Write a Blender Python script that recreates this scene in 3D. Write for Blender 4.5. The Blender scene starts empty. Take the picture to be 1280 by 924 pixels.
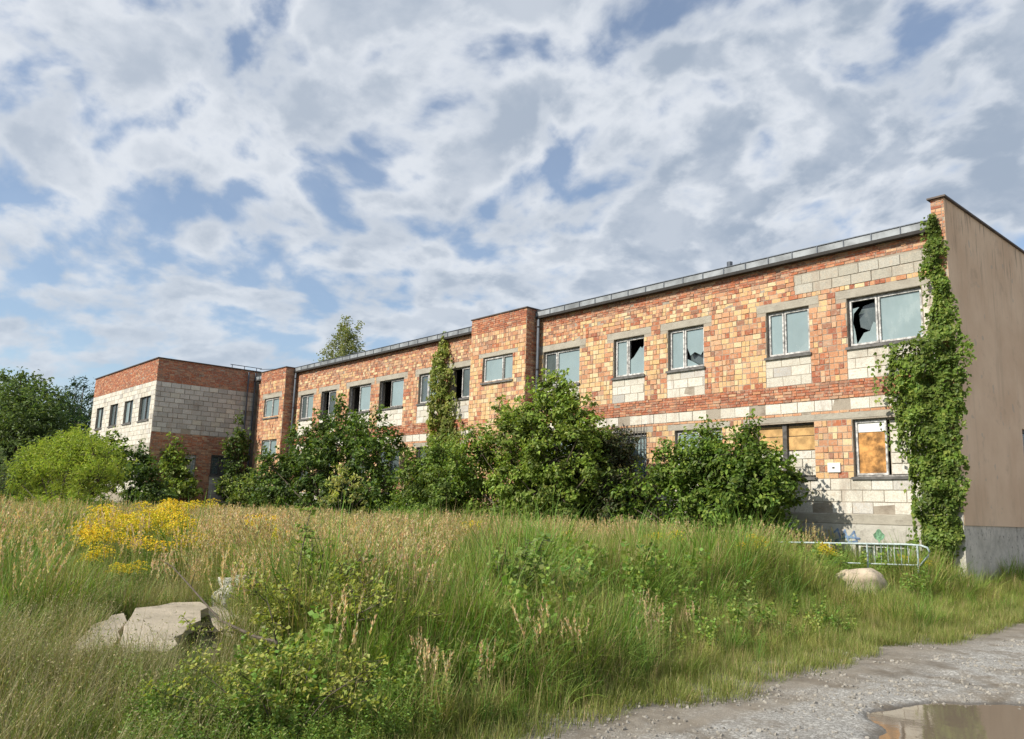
import bpy, math, random
import numpy as np
from mathutils import Vector, Matrix
rnd = random.Random(11)
R = math.radians
sc = bpy.context.scene
COL = sc.collection

# ------------------------------------------------------------------ camera
EYE = 1.6
yaw, pitch, roll, FPX = .843357, .173545, .0310562, 1011.03
cy_, sy_, cp_, sp_, cr_, sr_ = math.cos(yaw), math.sin(yaw), math.cos(pitch), math.sin(pitch), math.cos(roll), math.sin(roll)
fw = Vector((-sy_*cp_, cy_*cp_, sp_)); rt = Vector((cy_, sy_, 0)); up = rt.cross(fw)
r2 = cr_*rt + sr_*up; u2 = -sr_*rt + cr_*up
cam = bpy.data.cameras.new('camera'); cam_o = bpy.data.objects.new('camera', cam); COL.objects.link(cam_o)
cam_o.matrix_world = Matrix(((r2.x, u2.x, -fw.x, 0), (r2.y, u2.y, -fw.y, 0), (r2.z, u2.z, -fw.z, EYE), (0, 0, 0, 1)))
cam.sensor_fit = 'HORIZONTAL'; cam.sensor_width = 36; cam.lens = 36*FPX/1280
cam.clip_start = .05; cam.clip_end = 3000
sc.camera = cam_o

# ------------------------------------------------------------------ sun, sky, exposure
SUN_AZ, SUN_EL = R(16), R(37)            # azimuth measured from the facade normal (-Y) towards -X
sdir = Vector((-math.sin(SUN_AZ)*math.cos(SUN_EL), -math.cos(SUN_AZ)*math.cos(SUN_EL), math.sin(SUN_EL)))
sl = bpy.data.lights.new('sun', 'SUN'); sl.energy = 4.9; sl.angle = R(.6); sl.color = (1, .93, .80)
so = bpy.data.objects.new('sun', sl); COL.objects.link(so); so.rotation_euler = sdir.to_track_quat('Z', 'Y').to_euler()
so.location = (0, 0, 40)
vs = sc.view_settings; vs.view_transform = 'Standard'; vs.look = 'None'; vs.gamma = 1; vs.exposure = 0.22

class NT:
    def __init__(s, tree): s.t = tree; s.n = tree.nodes; s.l = tree.links
    def new(s, typ, **kw):
        n = s.n.new(typ)
        for k, v in kw.items(): setattr(n, k, v)
        return n
    def put(s, sock, v):
        if isinstance(v, bpy.types.NodeSocket): s.l.new(v, sock)
        elif isinstance(v, (tuple, list)) and len(v) == 3 and sock.type == 'RGBA': sock.default_value = (*v, 1)
        else: sock.default_value = v
    def math(s, op, a, b=None, c=None, clamp=False):
        n = s.new('ShaderNodeMath', operation=op, use_clamp=clamp)
        for i, v in enumerate((a, b, c)):
            if v is not None: s.put(n.inputs[i], v)
        return n.outputs[0]
    def vmath(s, op, a, b=None, scale=None):
        n = s.new('ShaderNodeVectorMath', operation=op); s.put(n.inputs[0], a)
        if b is not None: s.put(n.inputs[1], b)
        if scale is not None: s.put(n.inputs['Scale'], scale)
        return n.outputs[0]
    def noise(s, vec, scale, detail=4, rough=.55, dist=0, out='Fac'):
        n = s.new('ShaderNodeTexNoise'); s.put(n.inputs['Vector'], vec)
        n.inputs['Scale'].default_value = scale; n.inputs['Detail'].default_value = detail
        n.inputs['Roughness'].default_value = rough; n.inputs['Distortion'].default_value = dist
        return n.outputs[out]
    def ramp(s, v, a, b, c=0., d=1., smooth=True):
        n = s.new('ShaderNodeMapRange', interpolation_type='SMOOTHSTEP' if smooth else 'LINEAR'); s.put(n.inputs[0], v)
        for i, x in enumerate((a, b, c, d)): s.put(n.inputs[i+1], x)
        return n.outputs[0]
    def mix(s, f, a, b, mode='MIX'):
        n = s.new('ShaderNodeMix', data_type='RGBA', blend_type=mode, clamp_factor=True)
        s.put(n.inputs[0], f); s.put(n.inputs[6], a); s.put(n.inputs[7], b); return n.outputs[2]
    def attr(s, name, typ='GEOMETRY', out='Color'):
        n = s.new('ShaderNodeAttribute', attribute_name=name, attribute_type=typ); return n.outputs[out]
    def bump(s, h, strength=.3, dist=.01):
        n = s.new('ShaderNodeBump'); s.put(n.inputs['Height'], h); n.inputs['Strength'].default_value = strength
        n.inputs['Distance'].default_value = dist; return n.outputs[0]

world = bpy.data.worlds.new("World"); sc.world = world; world.use_nodes = True
w = NT(world.node_tree); w.n.clear()
sky = w.new('ShaderNodeTexSky', sky_type='NISHITA', sun_disc=False, sun_elevation=SUN_EL, sun_rotation=math.atan2(sdir.x, sdir.y))
sky.air_density = 1.0; sky.dust_density = .6; sky.ozone_density = 1.6
bg1 = w.new('ShaderNodeBackground'); w.put(bg1.inputs[0], sky.outputs[0]); bg1.inputs[1].default_value = .13
tc = w.new('ShaderNodeTexCoord').outputs['Generated']
sep = w.new('ShaderNodeSeparateXYZ'); w.put(sep.inputs[0], tc)
zc = w.math('MAXIMUM', sep.outputs[2], 0.0)
den = w.math('ADD', zc, .42)
cmb = w.new('ShaderNodeCombineXYZ'); w.put(cmb.inputs[0], w.math('DIVIDE', sep.outputs[0], den)); w.put(cmb.inputs[1], w.math('DIVIDE', sep.outputs[1], den))
CP = w.vmath('ADD', cmb.outputs[0], (3.1, 7.4, 0))
warp = w.noise(CP, 1.6, 3, .5, out='Color')
cpw = w.vmath('ADD', CP, w.vmath('SCALE', w.vmath('SUBTRACT', warp, (.5, .5, .5)), scale=.20))
big = w.noise(CP, 2.4, 2, .5)
puff = w.noise(cpw, 9.6, 6, .48)
small = w.noise(cpw, 27.0, 6, .58)
# broken cover: thicker towards the right hand (east) of the view
east = w.math('ADD', w.math('MULTIPLY', sep.outputs[0], .70), w.math('MULTIPLY', sep.outputs[1], .62))
eastf = w.ramp(east, -.55, .25)
dens = w.math('ADD', w.math('ADD', w.math('MULTIPLY', puff, 1.15), w.math('MULTIPLY', big, .42)), w.math('MULTIPLY', small, .20))
dens = w.math('ADD', dens, w.math('MULTIPLY', eastf, .13))
cover = w.ramp(dens, .74, .95, .18, 1.)
thick = w.ramp(dens, .93, 1.10)
shade = w.math('ADD', w.math('MULTIPLY', w.noise(w.vmath('ADD', cpw, (.04, .07, 0)), 7.4, 6, .50), .8), w.math('MULTIPLY', small, .2))
grey = w.math('ADD', w.math('MULTIPLY', w.ramp(shade, .40, .60), .42), w.math('MULTIPLY', thick, w.math('ADD', w.math('MULTIPLY', eastf, .30), .28)), clamp=True)
ccol = w.mix(grey, (.70, .735, .785), (.34, .405, .50))
lowf = w.ramp(sep.outputs[2], .0, .38, 1., 0.)
ccol = w.mix(w.math('MULTIPLY', lowf, .45), ccol, (.41, .505, .62))
bg2 = w.new('ShaderNodeBackground'); w.put(bg2.inputs[0], ccol); bg2.inputs[1].default_value = .95
mixs = w.new('ShaderNodeMixShader'); w.put(mixs.inputs[0], w.math('MULTIPLY', cover, .96)); w.l.new(bg1.outputs[0], mixs.inputs[1]); w.l.new(bg2.outputs[0], mixs.inputs[2])
wo = w.new('ShaderNodeOutputWorld'); w.l.new(mixs.outputs[0], wo.inputs[0])

# ------------------------------------------------------------------ materials
def mat(name):
    m = bpy.data.materials.new(name); m.use_nodes = True; t = NT(m.node_tree); t.n.clear()
    o = t.new('ShaderNodeOutputMaterial'); p = t.new('ShaderNodeBsdfPrincipled'); t.l.new(p.outputs[0], o.inputs[0])
    t.out, t.p = o, p
    t.pos = t.new('ShaderNodeNewGeometry').outputs['Position']
    return m, t
def simple(name, col, rough=.7, metal=0, var=.25, scale=6, bump=.15, bscale=60, spec=.4):
    m, t = mat(name)
    n = t.noise(t.pos, scale, 6, .6)
    c = t.mix(1, col, t.mix(t.ramp(n, .3, .7), (1-var,)*3, (1+var*.6,)*3), 'MULTIPLY')
    t.put(t.p.inputs['Base Color'], c); t.p.inputs['Roughness'].default_value = rough; t.p.inputs['Metallic'].default_value = metal
    t.p.inputs['Specular IOR Level'].default_value = spec
    t.put(t.p.inputs['Normal'], t.bump(t.noise(t.pos, bscale, 5, .6), bump, .01))
    return m
M = {}
def brick_mat():
    m, t = mat('brick_clay'); c = t.attr('col')
    n1 = t.noise(t.pos, 38, 5, .65); n2 = t.noise(t.pos, 1.1, 5, .6); n3 = t.noise(t.pos, 11, 6, .7)
    c = t.mix(1, c, t.mix(t.ramp(n1, .25, .75), (.72,.72,.72), (1.12,1.12,1.1)), 'MULTIPLY')
    c = t.mix(t.math('MULTIPLY', t.ramp(n3, .50, .66), .6), c, (.50, .42, .33))
    st = t.noise(t.vmath('MULTIPLY', t.pos, (1.5, 1.5, .3)), 1.6, 6, .65); c = t.mix(t.math('MULTIPLY', t.ramp(st, .54, .72), .45), c, (.30, .22, .17))
    c = t.mix(t.math('MULTIPLY', t.ramp(t.noise(t.pos, 2.4, 6, .7), .60, .72), .5), c, (.56, .49, .40))          # mortar smears
    c = t.mix(t.math('MULTIPLY', t.ramp(n2, .52, .75), .35), c, (.17, .12, .09))          # weather staining
    t.put(t.p.inputs['Base Color'], c); t.p.inputs['Roughness'].default_value = .93; t.p.inputs['Specular IOR Level'].default_value = .15
    t.put(t.p.inputs['Normal'], t.bump(t.math('ADD', n1, t.math('MULTIPLY', n3, 1.5)), .55, .012))
    return m
M['brick'] = brick_mat()
def mortar_mat():
    m, t = mat('mortar'); n = t.noise(t.pos, 30, 6, .7); n2 = t.noise(t.pos, 2, 5, .6)
    c = t.mix(n, (.27, .23, .185), (.44, .39, .32)); c = t.mix(t.ramp(n2, .45, .7), c, (.22, .18, .14))
    t.put(t.p.inputs['Base Color'], c); t.p.inputs['Roughness'].default_value = .95
    t.put(t.p.inputs['Normal'], t.bump(n, .8, .02)); return m
M['mortar'] = mortar_mat()
def stucco_mat():
    m, t = mat('brown_render')
    mp = t.vmath('MULTIPLY', t.pos, (1.6, 1.6, .16)); st = t.noise(mp, 1.5, 7, .65)
    n = t.noise(t.pos, .6, 6, .6); f = t.noise(t.pos, 70, 4, .7)
    c = t.mix(t.ramp(n, .3, .7), (.62, .43, .285), (.74, .545, .38))
    c = t.mix(t.math('MULTIPLY', t.ramp(st, .52, .74), .28), c, (.20, .15, .11)); c = t.mix(t.math('MULTIPLY', t.ramp(t.noise(t.pos, 1.9, 8, .7), .55, .7), .3), c, (.30, .22, .16))
    sp = t.new('ShaderNodeSeparateXYZ'); t.put(sp.inputs[0], t.pos)
    topd = t.math('MULTIPLY', t.ramp(sp.outputs[2], 6.0, 9.0), t.ramp(t.noise(mp, 4.5, 6, .7), .52, .66))
    c = t.mix(t.math('MULTIPLY', topd, .6), c, (.12, .10, .085))
    c = t.mix(t.math('MULTIPLY', t.ramp(t.noise(t.pos, 3.1, 4, .5), .66, .70), .5), c, (.42, .36, .30))
    t.put(t.p.inputs['Base Color'], c); t.p.inputs['Roughness'].default_value = .95
    t.put(t.p.inputs['Normal'], t.bump(f, .4, .01)); return m
M['stucco'] = stucco_mat()
def plaster_mat(name, a, b, dark, dk=.55):
    m, t = mat(name); n = t.noise(t.pos, 2.2, 8, .65); n2 = t.noise(t.pos, 7, 8, .7); f = t.noise(t.pos, 60, 4, .7)
    c = t.mix(t.ramp(n, .3, .7), a, b); c = t.mix(t.math('MULTIPLY', t.ramp(n2, .54, .68), dk), c, dark)
    t.put(t.p.inputs['Base Color'], c); t.p.inputs['Roughness'].default_value = .95
    t.put(t.p.inputs['Normal'], t.bump(t.math('ADD', f, t.math('MULTIPLY', n2, 2)), .6, .02)); return m
M['plinth'] = plaster_mat('plinth_render', (.40, .375, .33), (.52, .50, .45), (.22, .20, .175))
M['gplinth'] = plaster_mat('old_cement', (.40, .37, .32), (.62, .57, .50), (.13, .12, .10), .85)
M['concrete'] = plaster_mat('lintel_concrete', (.33, .30, .25), (.42, .39, .33), (.20, .18, .15))
M['slab'] = plaster_mat('slab_concrete', (.36, .31, .235), (.50, .43, .335), (.19, .165, .12), .8)
M['boulder'] = plaster_mat('sandstone', (.42, .34, .25), (.54, .45, .345), (.27, .22, .16), .75)
M['lump'] = plaster_mat('limestone', (.46, .44, .39), (.60, .58, .53), (.16, .145, .12), .9)
M['fascia'] = simple('galvanised_sheet', (.26, .28, .30), .6, .2, .4, 2)
M['dark'] = simple('dark_tar', (.035, .032, .03), .8)
M['coping'] = simple('coping_sheet', (.09, .07, .06), .6, .2)
M['pipe'] = simple('pipe_metal', (.10, .115, .14), .55, .3)
M['frame'] = simple('peeling_frame', (.30, .29, .28), .7, 0, .55, 14, .3)
M['frame_white'] = simple('white_frame', (.52, .51, .50), .65, 0, .6, 9, .3)
M['frame_dark'] = simple('dark_frame', (.10, .095, .09), .8, 0, .4, 10)
M['sill'] = simple('sill_metal', (.13, .125, .12), .7, 0, .4, 8)
M['board'] = simple('plywood', (.55, .34, .14), .8, 0, .35, 5)
M['rust'] = simple('stained_board', (.50, .25, .08), .8, 0, .8, 4)
M['steel'] = simple('painted_rail', (.42, .50, .51), .5, 0, .3, 20)
M['paper'] = simple('white_plate', (.75, .75, .73), .5, 0, .05)
M['blue'] = simple('blue_paint', (.16, .24, .40), .7, 0, .7, 9); M['green'] = simple('green_paint', (.15, .30, .19), .8, 0, .8, 9)
M['inside'] = simple('dim_plaster', (.20, .18, .16), .95)
M['roof'] = simple('roof_felt', (.08, .08, .08), .9)
M['ink'] = simple('ink', (.06, .06, .06), .6)
def glass_mat(name, col, alpha, rough):
    m, t = mat(name); n = t.noise(t.pos, 1.3, 5, .6)
    t.put(t.p.inputs['Base Color'], t.mix(n, tuple(c*.75 for c in col), tuple(c*1.2 for c in col)))
    g2 = t.noise(t.vmath('MULTIPLY', t.pos, (3, 3, 1.2)), 1.6, 6, .6); t.put(t.p.inputs['Roughness'], t.ramp(g2, .35, .65, .03, rough+.2)); t.p.inputs['Specular IOR Level'].default_value = .9; t.p.inputs['IOR'].default_value = 1.55
    t.p.inputs['Alpha'].default_value = alpha; return m
M['glass'] = glass_mat('dusty_glass', (.26, .34, .355), .94, .10)
M['glass_dk'] = glass_mat('darker_glass', (.10, .13, .135), .8, .12)
M['shard'] = glass_mat('broken_glass', (.28, .36, .37), .8, .1)
def foliage(name, transl=.35, rough=.5):
    m, t = mat(name); c = t.attr('col')
    oi = t.new('ShaderNodeObjectInfo').outputs['Random']
    n = t.noise(t.pos, 1.4, 3, .5)
    k = t.math('ADD', t.math('MULTIPLY', n, .5), .75)
    c = t.mix(1, c, t.mix(t.ramp(oi, 0, 1, 0, 1, False), (.86, .92, .8), (1.16, 1.08, 1.1)), 'MULTIPLY')
    c = t.vmath('SCALE', c, scale=k)
    t.put(t.p.inputs['Base Color'], c); t.p.inputs['Roughness'].default_value = rough; t.p.inputs['Specular IOR Level'].default_value = .3
    tr = t.new('ShaderNodeBsdfTranslucent'); t.put(tr.inputs[0], t.vmath('MULTIPLY', c, (1.25, 1.25, .6)))
    ms = t.new('ShaderNodeMixShader'); ms.inputs[0].default_value = transl
    t.l.new(t.p.outputs[0], ms.inputs[1]); t.l.new(tr.outputs[0], ms.inputs[2]); t.l.new(ms.outputs[0], t.out.inputs[0]); return m
M['leaf'] = foliage('leaf'); M['grass'] = foliage('grass_blades', .3, .55)
M['bark'] = simple('bark', (.10, .08, .06), .9, 0, .4, 12, .6, 30)
M['birchbark'] = simple('birch_bark', (.5, .48, .44), .9, 0, .6, 6)
M['stem'] = simple('green_stem', (.13, .15, .05), .8)
def ground_mat():
    m, t = mat('soil_and_thatch'); n = t.noise(t.pos, 1.2, 8, .65); f = t.noise(t.pos, 25, 6, .7)
    c = t.mix(t.ramp(n, .35, .65), (.065, .075, .028), (.12, .10, .055)); c = t.mix(t.ramp(f, .5, .7), c, (.16, .14, .08))
    t.put(t.p.inputs['Base Color'], c); t.p.inputs['Roughness'].default_value = 1
    t.put(t.p.inputs['Normal'], t.bump(f, .7, .03)); return m
M['ground'] = ground_mat()
def road_mat():
    m, t = mat('gravel_track')
    n = t.noise(t.pos, .55, 5, .6, .4); n2 = t.noise(t.pos, 2.3, 7, .65); f = t.noise(t.pos, 90, 5, .75)
    vo = t.new('ShaderNodeTexVoronoi', feature='F1'); t.put(vo.inputs['Vector'], t.pos); vo.inputs['Scale'].default_value = 85
    vo2 = t.new('ShaderNodeTexVoronoi', feature='F1'); t.put(vo2.inputs['Vector'], t.pos); vo2.inputs['Scale'].default_value = 42
    dirt = t.mix(t.ramp(n2, .3, .7), (.15, .125, .095), (.235, .20, .155))
    bw = t.new('ShaderNodeSeparateXYZ'); t.put(bw.inputs[0], vo.outputs['Color'])
    bw2 = t.new('ShaderNodeSeparateXYZ'); t.put(bw2.inputs[0], vo2.outputs['Color'])
    st = t.mix(t.math('POWER', bw.outputs[0], 1.7), (.19, .18, .165), (.44, .43, .405))
    st = t.mix(t.ramp(bw2.outputs[0], .86, .9), st, (.48, .47, .44))
    sx = t.new('ShaderNodeSeparateXYZ'); t.put(sx.inputs[0], t.pos)
    rut = t.noise(t.vmath('MULTIPLY', t.pos, (1.7, .22, 1)), 1.0, 5, .6)
    inn = t.ramp(t.math('ADD', sx.outputs[0], t.math('MULTIPLY', n, 1.6)), -3.7, -2.9)
    gm = t.math('MULTIPLY', t.ramp(t.math('ADD', n2, t.math('MULTIPLY', n, .6)), .62, .86), t.math('ADD', t.math('MULTIPLY', inn, .75), .22))
    c = t.mix(gm, dirt, st); c = t.mix(t.math('MULTIPLY', t.ramp(rut, .52, .66), .55), c, (.25, .215, .17)); c = t.mix(t.math('MULTIPLY', t.ramp(rut, .46, .36), .35), c, (.13, .115, .095)); c = t.mix(t.math('MULTIPLY', t.ramp(f, .55, .75), .4), c, (.34, .31, .27))
    wet = t.ramp(sx.outputs[2], -.024, -.004, 1, 0)
    c = t.mix(t.math('MULTIPLY', wet, .65), c, (.055, .045, .035))
    t.put(t.p.inputs['Base Color'], c); t.put(t.p.inputs['Roughness'], t.ramp(wet, 0, 1, .95, .45))
    t.put(t.p.inputs['Normal'], t.bump(t.math('ADD', t.math('MULTIPLY', vo.outputs['Distance'], -.35), f), .8, .010)); return m
M['road'] = road_mat()
def water_mat():
    m, t = mat('muddy_water'); t.p.inputs['Base Color'].default_value = (.17, .135, .10, 1); t.p.inputs['Roughness'].default_value = .04
    t.p.inputs['IOR'].default_value = 1.33; t.p.inputs['Specular IOR Level'].default_value = .9
    t.put(t.p.inputs['Normal'], t.bump(t.noise(t.pos, 9, 2, .5), .05, .01)); return m
M['water'] = water_mat()
def stone_mat():
    m, t = mat('pebble'); oi = t.new('ShaderNodeObjectInfo').outputs['Random']
    c = t.mix(oi, (.11, .105, .095), (.36, .345, .31)); c = t.mix(t.noise(t.pos, 80, 3), c, (.3, .27, .23))
    t.put(t.p.inputs['Base Color'], c); t.p.inputs['Roughness'].default_value = .9; return m
M['pebble'] = stone_mat()

# ------------------------------------------------------------------ builders
WL = {}
def wl(o): return WL.get(o.name, Vector((0, 0, 0))) if o else Vector((0, 0, 0))
def tag(o, label=None, cat=None, group=None, kind=None):
    if label: o['label'] = label
    if cat: o['category'] = cat
    if group: o['group'] = group
    if kind: o['kind'] = kind
    return o
def empty(name, loc, label, cat, group=None):
    o = bpy.data.objects.new(name, None); COL.objects.link(o); o.location = loc; o.empty_display_size = .2; WL[o.name] = Vector(loc)
    return tag(o, label, cat, group)
def np_mesh(name, V, F, m, col=None, parent=None, link=True, smooth=False):
    """V (n,3), F list/array of equal-length polygons, col (nf,3) per-face albedo"""
    V = np.asarray(V, np.float32); F = np.asarray(F, np.int32); org = np.array(wl(parent), np.float32)
    me = bpy.data.meshes.new(name); nf, k = F.shape
    me.vertices.add(len(V)); me.vertices.foreach_set('co', (V-org).ravel())
    me.loops.add(nf*k); me.loops.foreach_set('vertex_index', F.ravel())
    me.polygons.add(nf); me.polygons.foreach_set('loop_start', np.arange(0, nf*k, k, dtype=np.int32))
    me.update(calc_edges=True)
    me.polygons.foreach_set('use_smooth', np.full(nf, bool(smooth)))
    if col is not None:
        a = me.attributes.new('col', 'FLOAT_COLOR', 'FACE'); c = np.ones((nf, 4), np.float32); c[:, :3] = col; a.data.foreach_set('color', c.ravel())
    me.materials.append(m)
    o = bpy.data.objects.new(name, me)
    if link:
        COL.objects.link(o)
        if parent: o.parent = parent
        WL[o.name] = wl(parent)
    return o
class MB:
    def __init__(s): s.v = []; s.f = []
    def box(s, a, b):
        x0, x1 = sorted((a[0], b[0])); y0, y1 = sorted((a[1], b[1])); z0, z1 = sorted((a[2], b[2])); n = len(s.v)
        s.v += [(x0,y0,z0),(x1,y0,z0),(x1,y1,z0),(x0,y1,z0),(x0,y0,z1),(x1,y0,z1),(x1,y1,z1),(x0,y1,z1)]
        s.f += [tuple(n+i for i in q) for q in ((0,3,2,1),(4,5,6,7),(0,1,5,4),(1,2,6,5),(2,3,7,6),(3,0,4,7))]; return s
    def tube(s, pts, rad, k=6, cap=True):
        pts = [Vector(p) for p in pts]; rad = rad if isinstance(rad, (list, tuple)) else [rad]*len(pts); n0 = len(s.v)
        for i, p in enumerate(pts):
            d = (pts[min(i+1, len(pts)-1)]-pts[max(i-1, 0)]).normalized()
            a = d.cross(Vector((0, 0, 1)) if abs(d.z) < .9 else Vector((1, 0, 0))).normalized(); b = d.cross(a)
            for j in range(k):
                t = 2*math.pi*j/k; s.v.append(tuple(p+(a*math.cos(t)+b*math.sin(t))*rad[i]))
        for i in range(len(pts)-1):
            for j in range(k):
                s.f.append((n0+i*k+j, n0+i*k+(j+1) % k, n0+(i+1)*k+(j+1) % k, n0+(i+1)*k+j))
        if cap: s.f.append(tuple(n0+j for j in range(k))[::-1]); s.f.append(tuple(n0+(len(pts)-1)*k+j for j in range(k)))
        return s
    def prism(s, poly, d):        # poly: 3-D points of the front outline, d: extrusion vector
        n = len(s.v); k = len(poly); s.v += [tuple(p) for p in poly] + [tuple(Vector(p)+Vector(d)) for p in poly]
        s.f.append(tuple(range(n, n+k))); s.f.append(tuple(range(n+2*k-1, n+k-1, -1)))
        for i in range(k): s.f.append((n+i, n+k+i, n+k+(i+1) % k, n+(i+1) % k))
        return s
    def build(s, name, m, parent=None, smooth=False, bevel=0):
        me = bpy.data.meshes.new(name); org = wl(parent)
        me.from_pydata([(v[0]-org.x, v[1]-org.y, v[2]-org.z) for v in s.v], [], s.f); me.materials.append(m)
        me.polygons.foreach_set('use_smooth', [bool(smooth)]*len(me.polygons))
        o = bpy.data.objects.new(name, me); COL.objects.link(o)
        if parent: o.parent = parent
        WL[o.name] = org
        if bevel:
            md = o.modifiers.new('bevel', 'BEVEL'); md.width = bevel; md.segments = 2; md.limit_method = 'ANGLE'
        return o

# ------------------------------------------------------------------ ground, track, puddle
def edge_x(y):
    return np.interp(y, [-30, 2, 4.8, 6.5, 9.1, 12, 16.6, 30], [-4.2, -4.4, -4.58, -4.8, -5.05, -5.0, -4.85, -4.7])
def vnoise(x, y, s, seed=0):
    x = np.asarray(x, float)*s; y = np.asarray(y, float)*s; xi = np.floor(x); yi = np.floor(y); fx = x-xi; fy = y-yi
    fx = fx*fx*(3-2*fx); fy = fy*fy*(3-2*fy)
    def h(a, b):
        v = np.sin(a*127.1+b*311.7+seed*74.7)*43758.5453; return v-np.floor(v)
    return (h(xi, yi)*(1-fx)+h(xi+1, yi)*fx)*(1-fy)+(h(xi, yi+1)*(1-fx)+h(xi+1, yi+1)*fx)*fy
def sstep(t): t = np.clip(t, 0, 1); return t*t*(3-2*t)
def gh(x, y):
    x = np.asarray(x, float); y = np.asarray(y, float)
    d = edge_x(y)-x+(vnoise(x, y, 1.1, 3)-.5)*.5+(vnoise(x, y, 3.7, 5)-.5)*.18
    h = -.05+.33*sstep(d/3.0)+.03*(vnoise(x, y, .9, 1)-.5)*sstep(d/2)+.10*sstep((d-4)/6)*(vnoise(x, y, .25, 2)-.3)
    return h-.15*sstep((np.hypot(x, y)-70)/200)
xs = np.unique(np.concatenate([np.linspace(-12, 3, 120), np.linspace(-60, -12, 120), np.linspace(-1500, -60, 25), np.linspace(3, 60, 20), np.linspace(60, 1500, 8)]))
ys = np.unique(np.concatenate([np.linspace(-3, 20, 150), np.linspace(20, 60, 30), np.linspace(-60, -3, 20), np.linspace(60, 1500, 14), np.linspace(-1500, -60, 8)]))
def sheet(name, xs, ys, hf, m):
    X, Y = np.meshgrid(xs, ys); Z = hf(X, Y); V = np.stack([X.ravel(), Y.ravel(), Z.ravel()], 1); nx, ny = len(xs), len(ys)
    i, j = np.meshgrid(np.arange(nx-1), np.arange(ny-1)); a = (j*nx+i).ravel(); F = np.stack([a, a+1, a+nx+1, a+nx], 1)
    return np_mesh(name, V, F, m, smooth=True)
tag(sheet('ground', xs, ys, gh, M['ground']), kind='structure')
PX, PY = -2.55, 7.35
def road_h(x, y):
    e = ((x-PX)/.80)**2+((y-PY)/1.45)**2+(vnoise(x, y, 2.2, 9)-.5)*.9
    h = (vnoise(x, y, 1.0, 21)-.5)*.022+(vnoise(x, y, 5, 22)-.5)*.012+(vnoise(x, y, 19, 23)-.5)*.008
    e2 = ((x+3.6)/.7)**2+((y-9.4)/.5)**2
    return h+.004-.07*sstep(1.35-e)-.014*sstep(1.3-e2)
tag(sheet('gravel_road', np.concatenate([np.linspace(-5.6, .5, 240), np.linspace(.55, 14, 40)]), np.concatenate([np.linspace(-6, 3.4, 40), np.linspace(3.5, 13, 320), np.linspace(13.1, 60, 120)]), road_h, M['road']), kind='structure')
a = np.linspace(0, 2*math.pi, 40, endpoint=False)
pv = [(PX, PY, -.027)]+[(PX+1.15*math.cos(t), PY+2.0*math.sin(t), -.027) for t in a]
tag(np_mesh('puddle', pv, [(0, 1+i, 1+(i+1) % 40) for i in range(40)], M['water']), kind='structure')

# ------------------------------------------------------------------ the building
BO = (-22, 19, .2)
B = empty('abandoned_building', BO, 'long derelict two storey building of bare orange brick and pale blocks with broken windows', 'building')
class Plane:                    # a vertical wall face: u runs along it, d outwards
    def __init__(s, ax, off): s.ax, s.off = ax, off
    def p(s, u, z, d): return (u, s.off-d, z) if s.ax == 'x' else (s.off+d, u, z)
    def box(s, mb, u0, u1, z0, z1, d0, d1): mb.box(s.p(u0, z0, d0), s.p(u1, z1, d1))
MAIN = Plane('x', 19.0); TWR = Plane('x', 18.42); TWRS = Plane('y', -20.0); TWL = Plane('x', 18.38); TWLS = Plane('y', -37.85)
WF = Plane('x', 13.67); WS = Plane('y', -42.64); GE = Plane('x', 18.72)
def wall_core(pl, u0, u1, z0, z1, holes, thick=.30, m='mortar'):
    us = sorted({u0, u1, *[h[0] for h in holes], *[h[1] for h in holes]}); mb = MB()
    us = [u for u in us if u0 <= u <= u1]
    for a, b in zip(us, us[1:]):
        mid = (a+b)/2; cuts = sorted([(h[2], h[3]) for h in holes if h[0] < mid < h[1]]); z = z0
        for c0, c1 in cuts:
            if c0 > z: pl.box(mb, a, b, z, c0, -thick, 0)
            z = max(z, c1)
        if z < z1: pl.box(mb, a, b, z, z1, -thick, 0)
    return mb.build('wall', M[m], B)

PAL = {'red': [(.47,.17,.09), (.40,.14,.08), (.52,.22,.125), (.36,.135,.085)], 'brown': [(.44,.23,.15), (.36,.18,.12), (.50,.30,.20), (.31,.16,.11)],
       'orange': [(.57,.29,.165), (.61,.33,.19), (.53,.26,.145), (.62,.38,.23)], 'yellow': [(.70,.49,.26), (.66,.44,.22), (.73,.56,.34), (.66,.41,.21)],
       'white': [(.66,.63,.56), (.70,.67,.60), (.60,.57,.50), (.68,.66,.61)], 'grey': [(.42,.395,.34), (.37,.35,.30), (.46,.43,.37), (.47,.45,.40)],
       'pale': [(.55,.53,.50), (.50,.48,.455), (.58,.56,.53), (.46,.445,.42)]}
br = random.Random(5)
VAR = []                       # unit brick shapes, corners knocked about
for k in range(8):
    v = []
    for z in (-.5, .5):
        for x, y in ((-.5, 0), (.5, 0), (.5, 1), (-.5, 1)):
            j = .035 if y == 0 else .0
            v.append((x*(1-br.random()*j), y+(br.random()*.06 if y == 0 else 0), z*(1-br.random()*j*1.6)))
    VAR.append(np.array(v))
BF = np.array([(0,3,2,1),(4,5,6,7),(0,1,5,4),(1,2,6,5),(2,3,7,6),(3,0,4,7)])
pieces = []                    # (plane, uc, zc, w, h, proud, colour class, colour index, variant, is_block)
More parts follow.
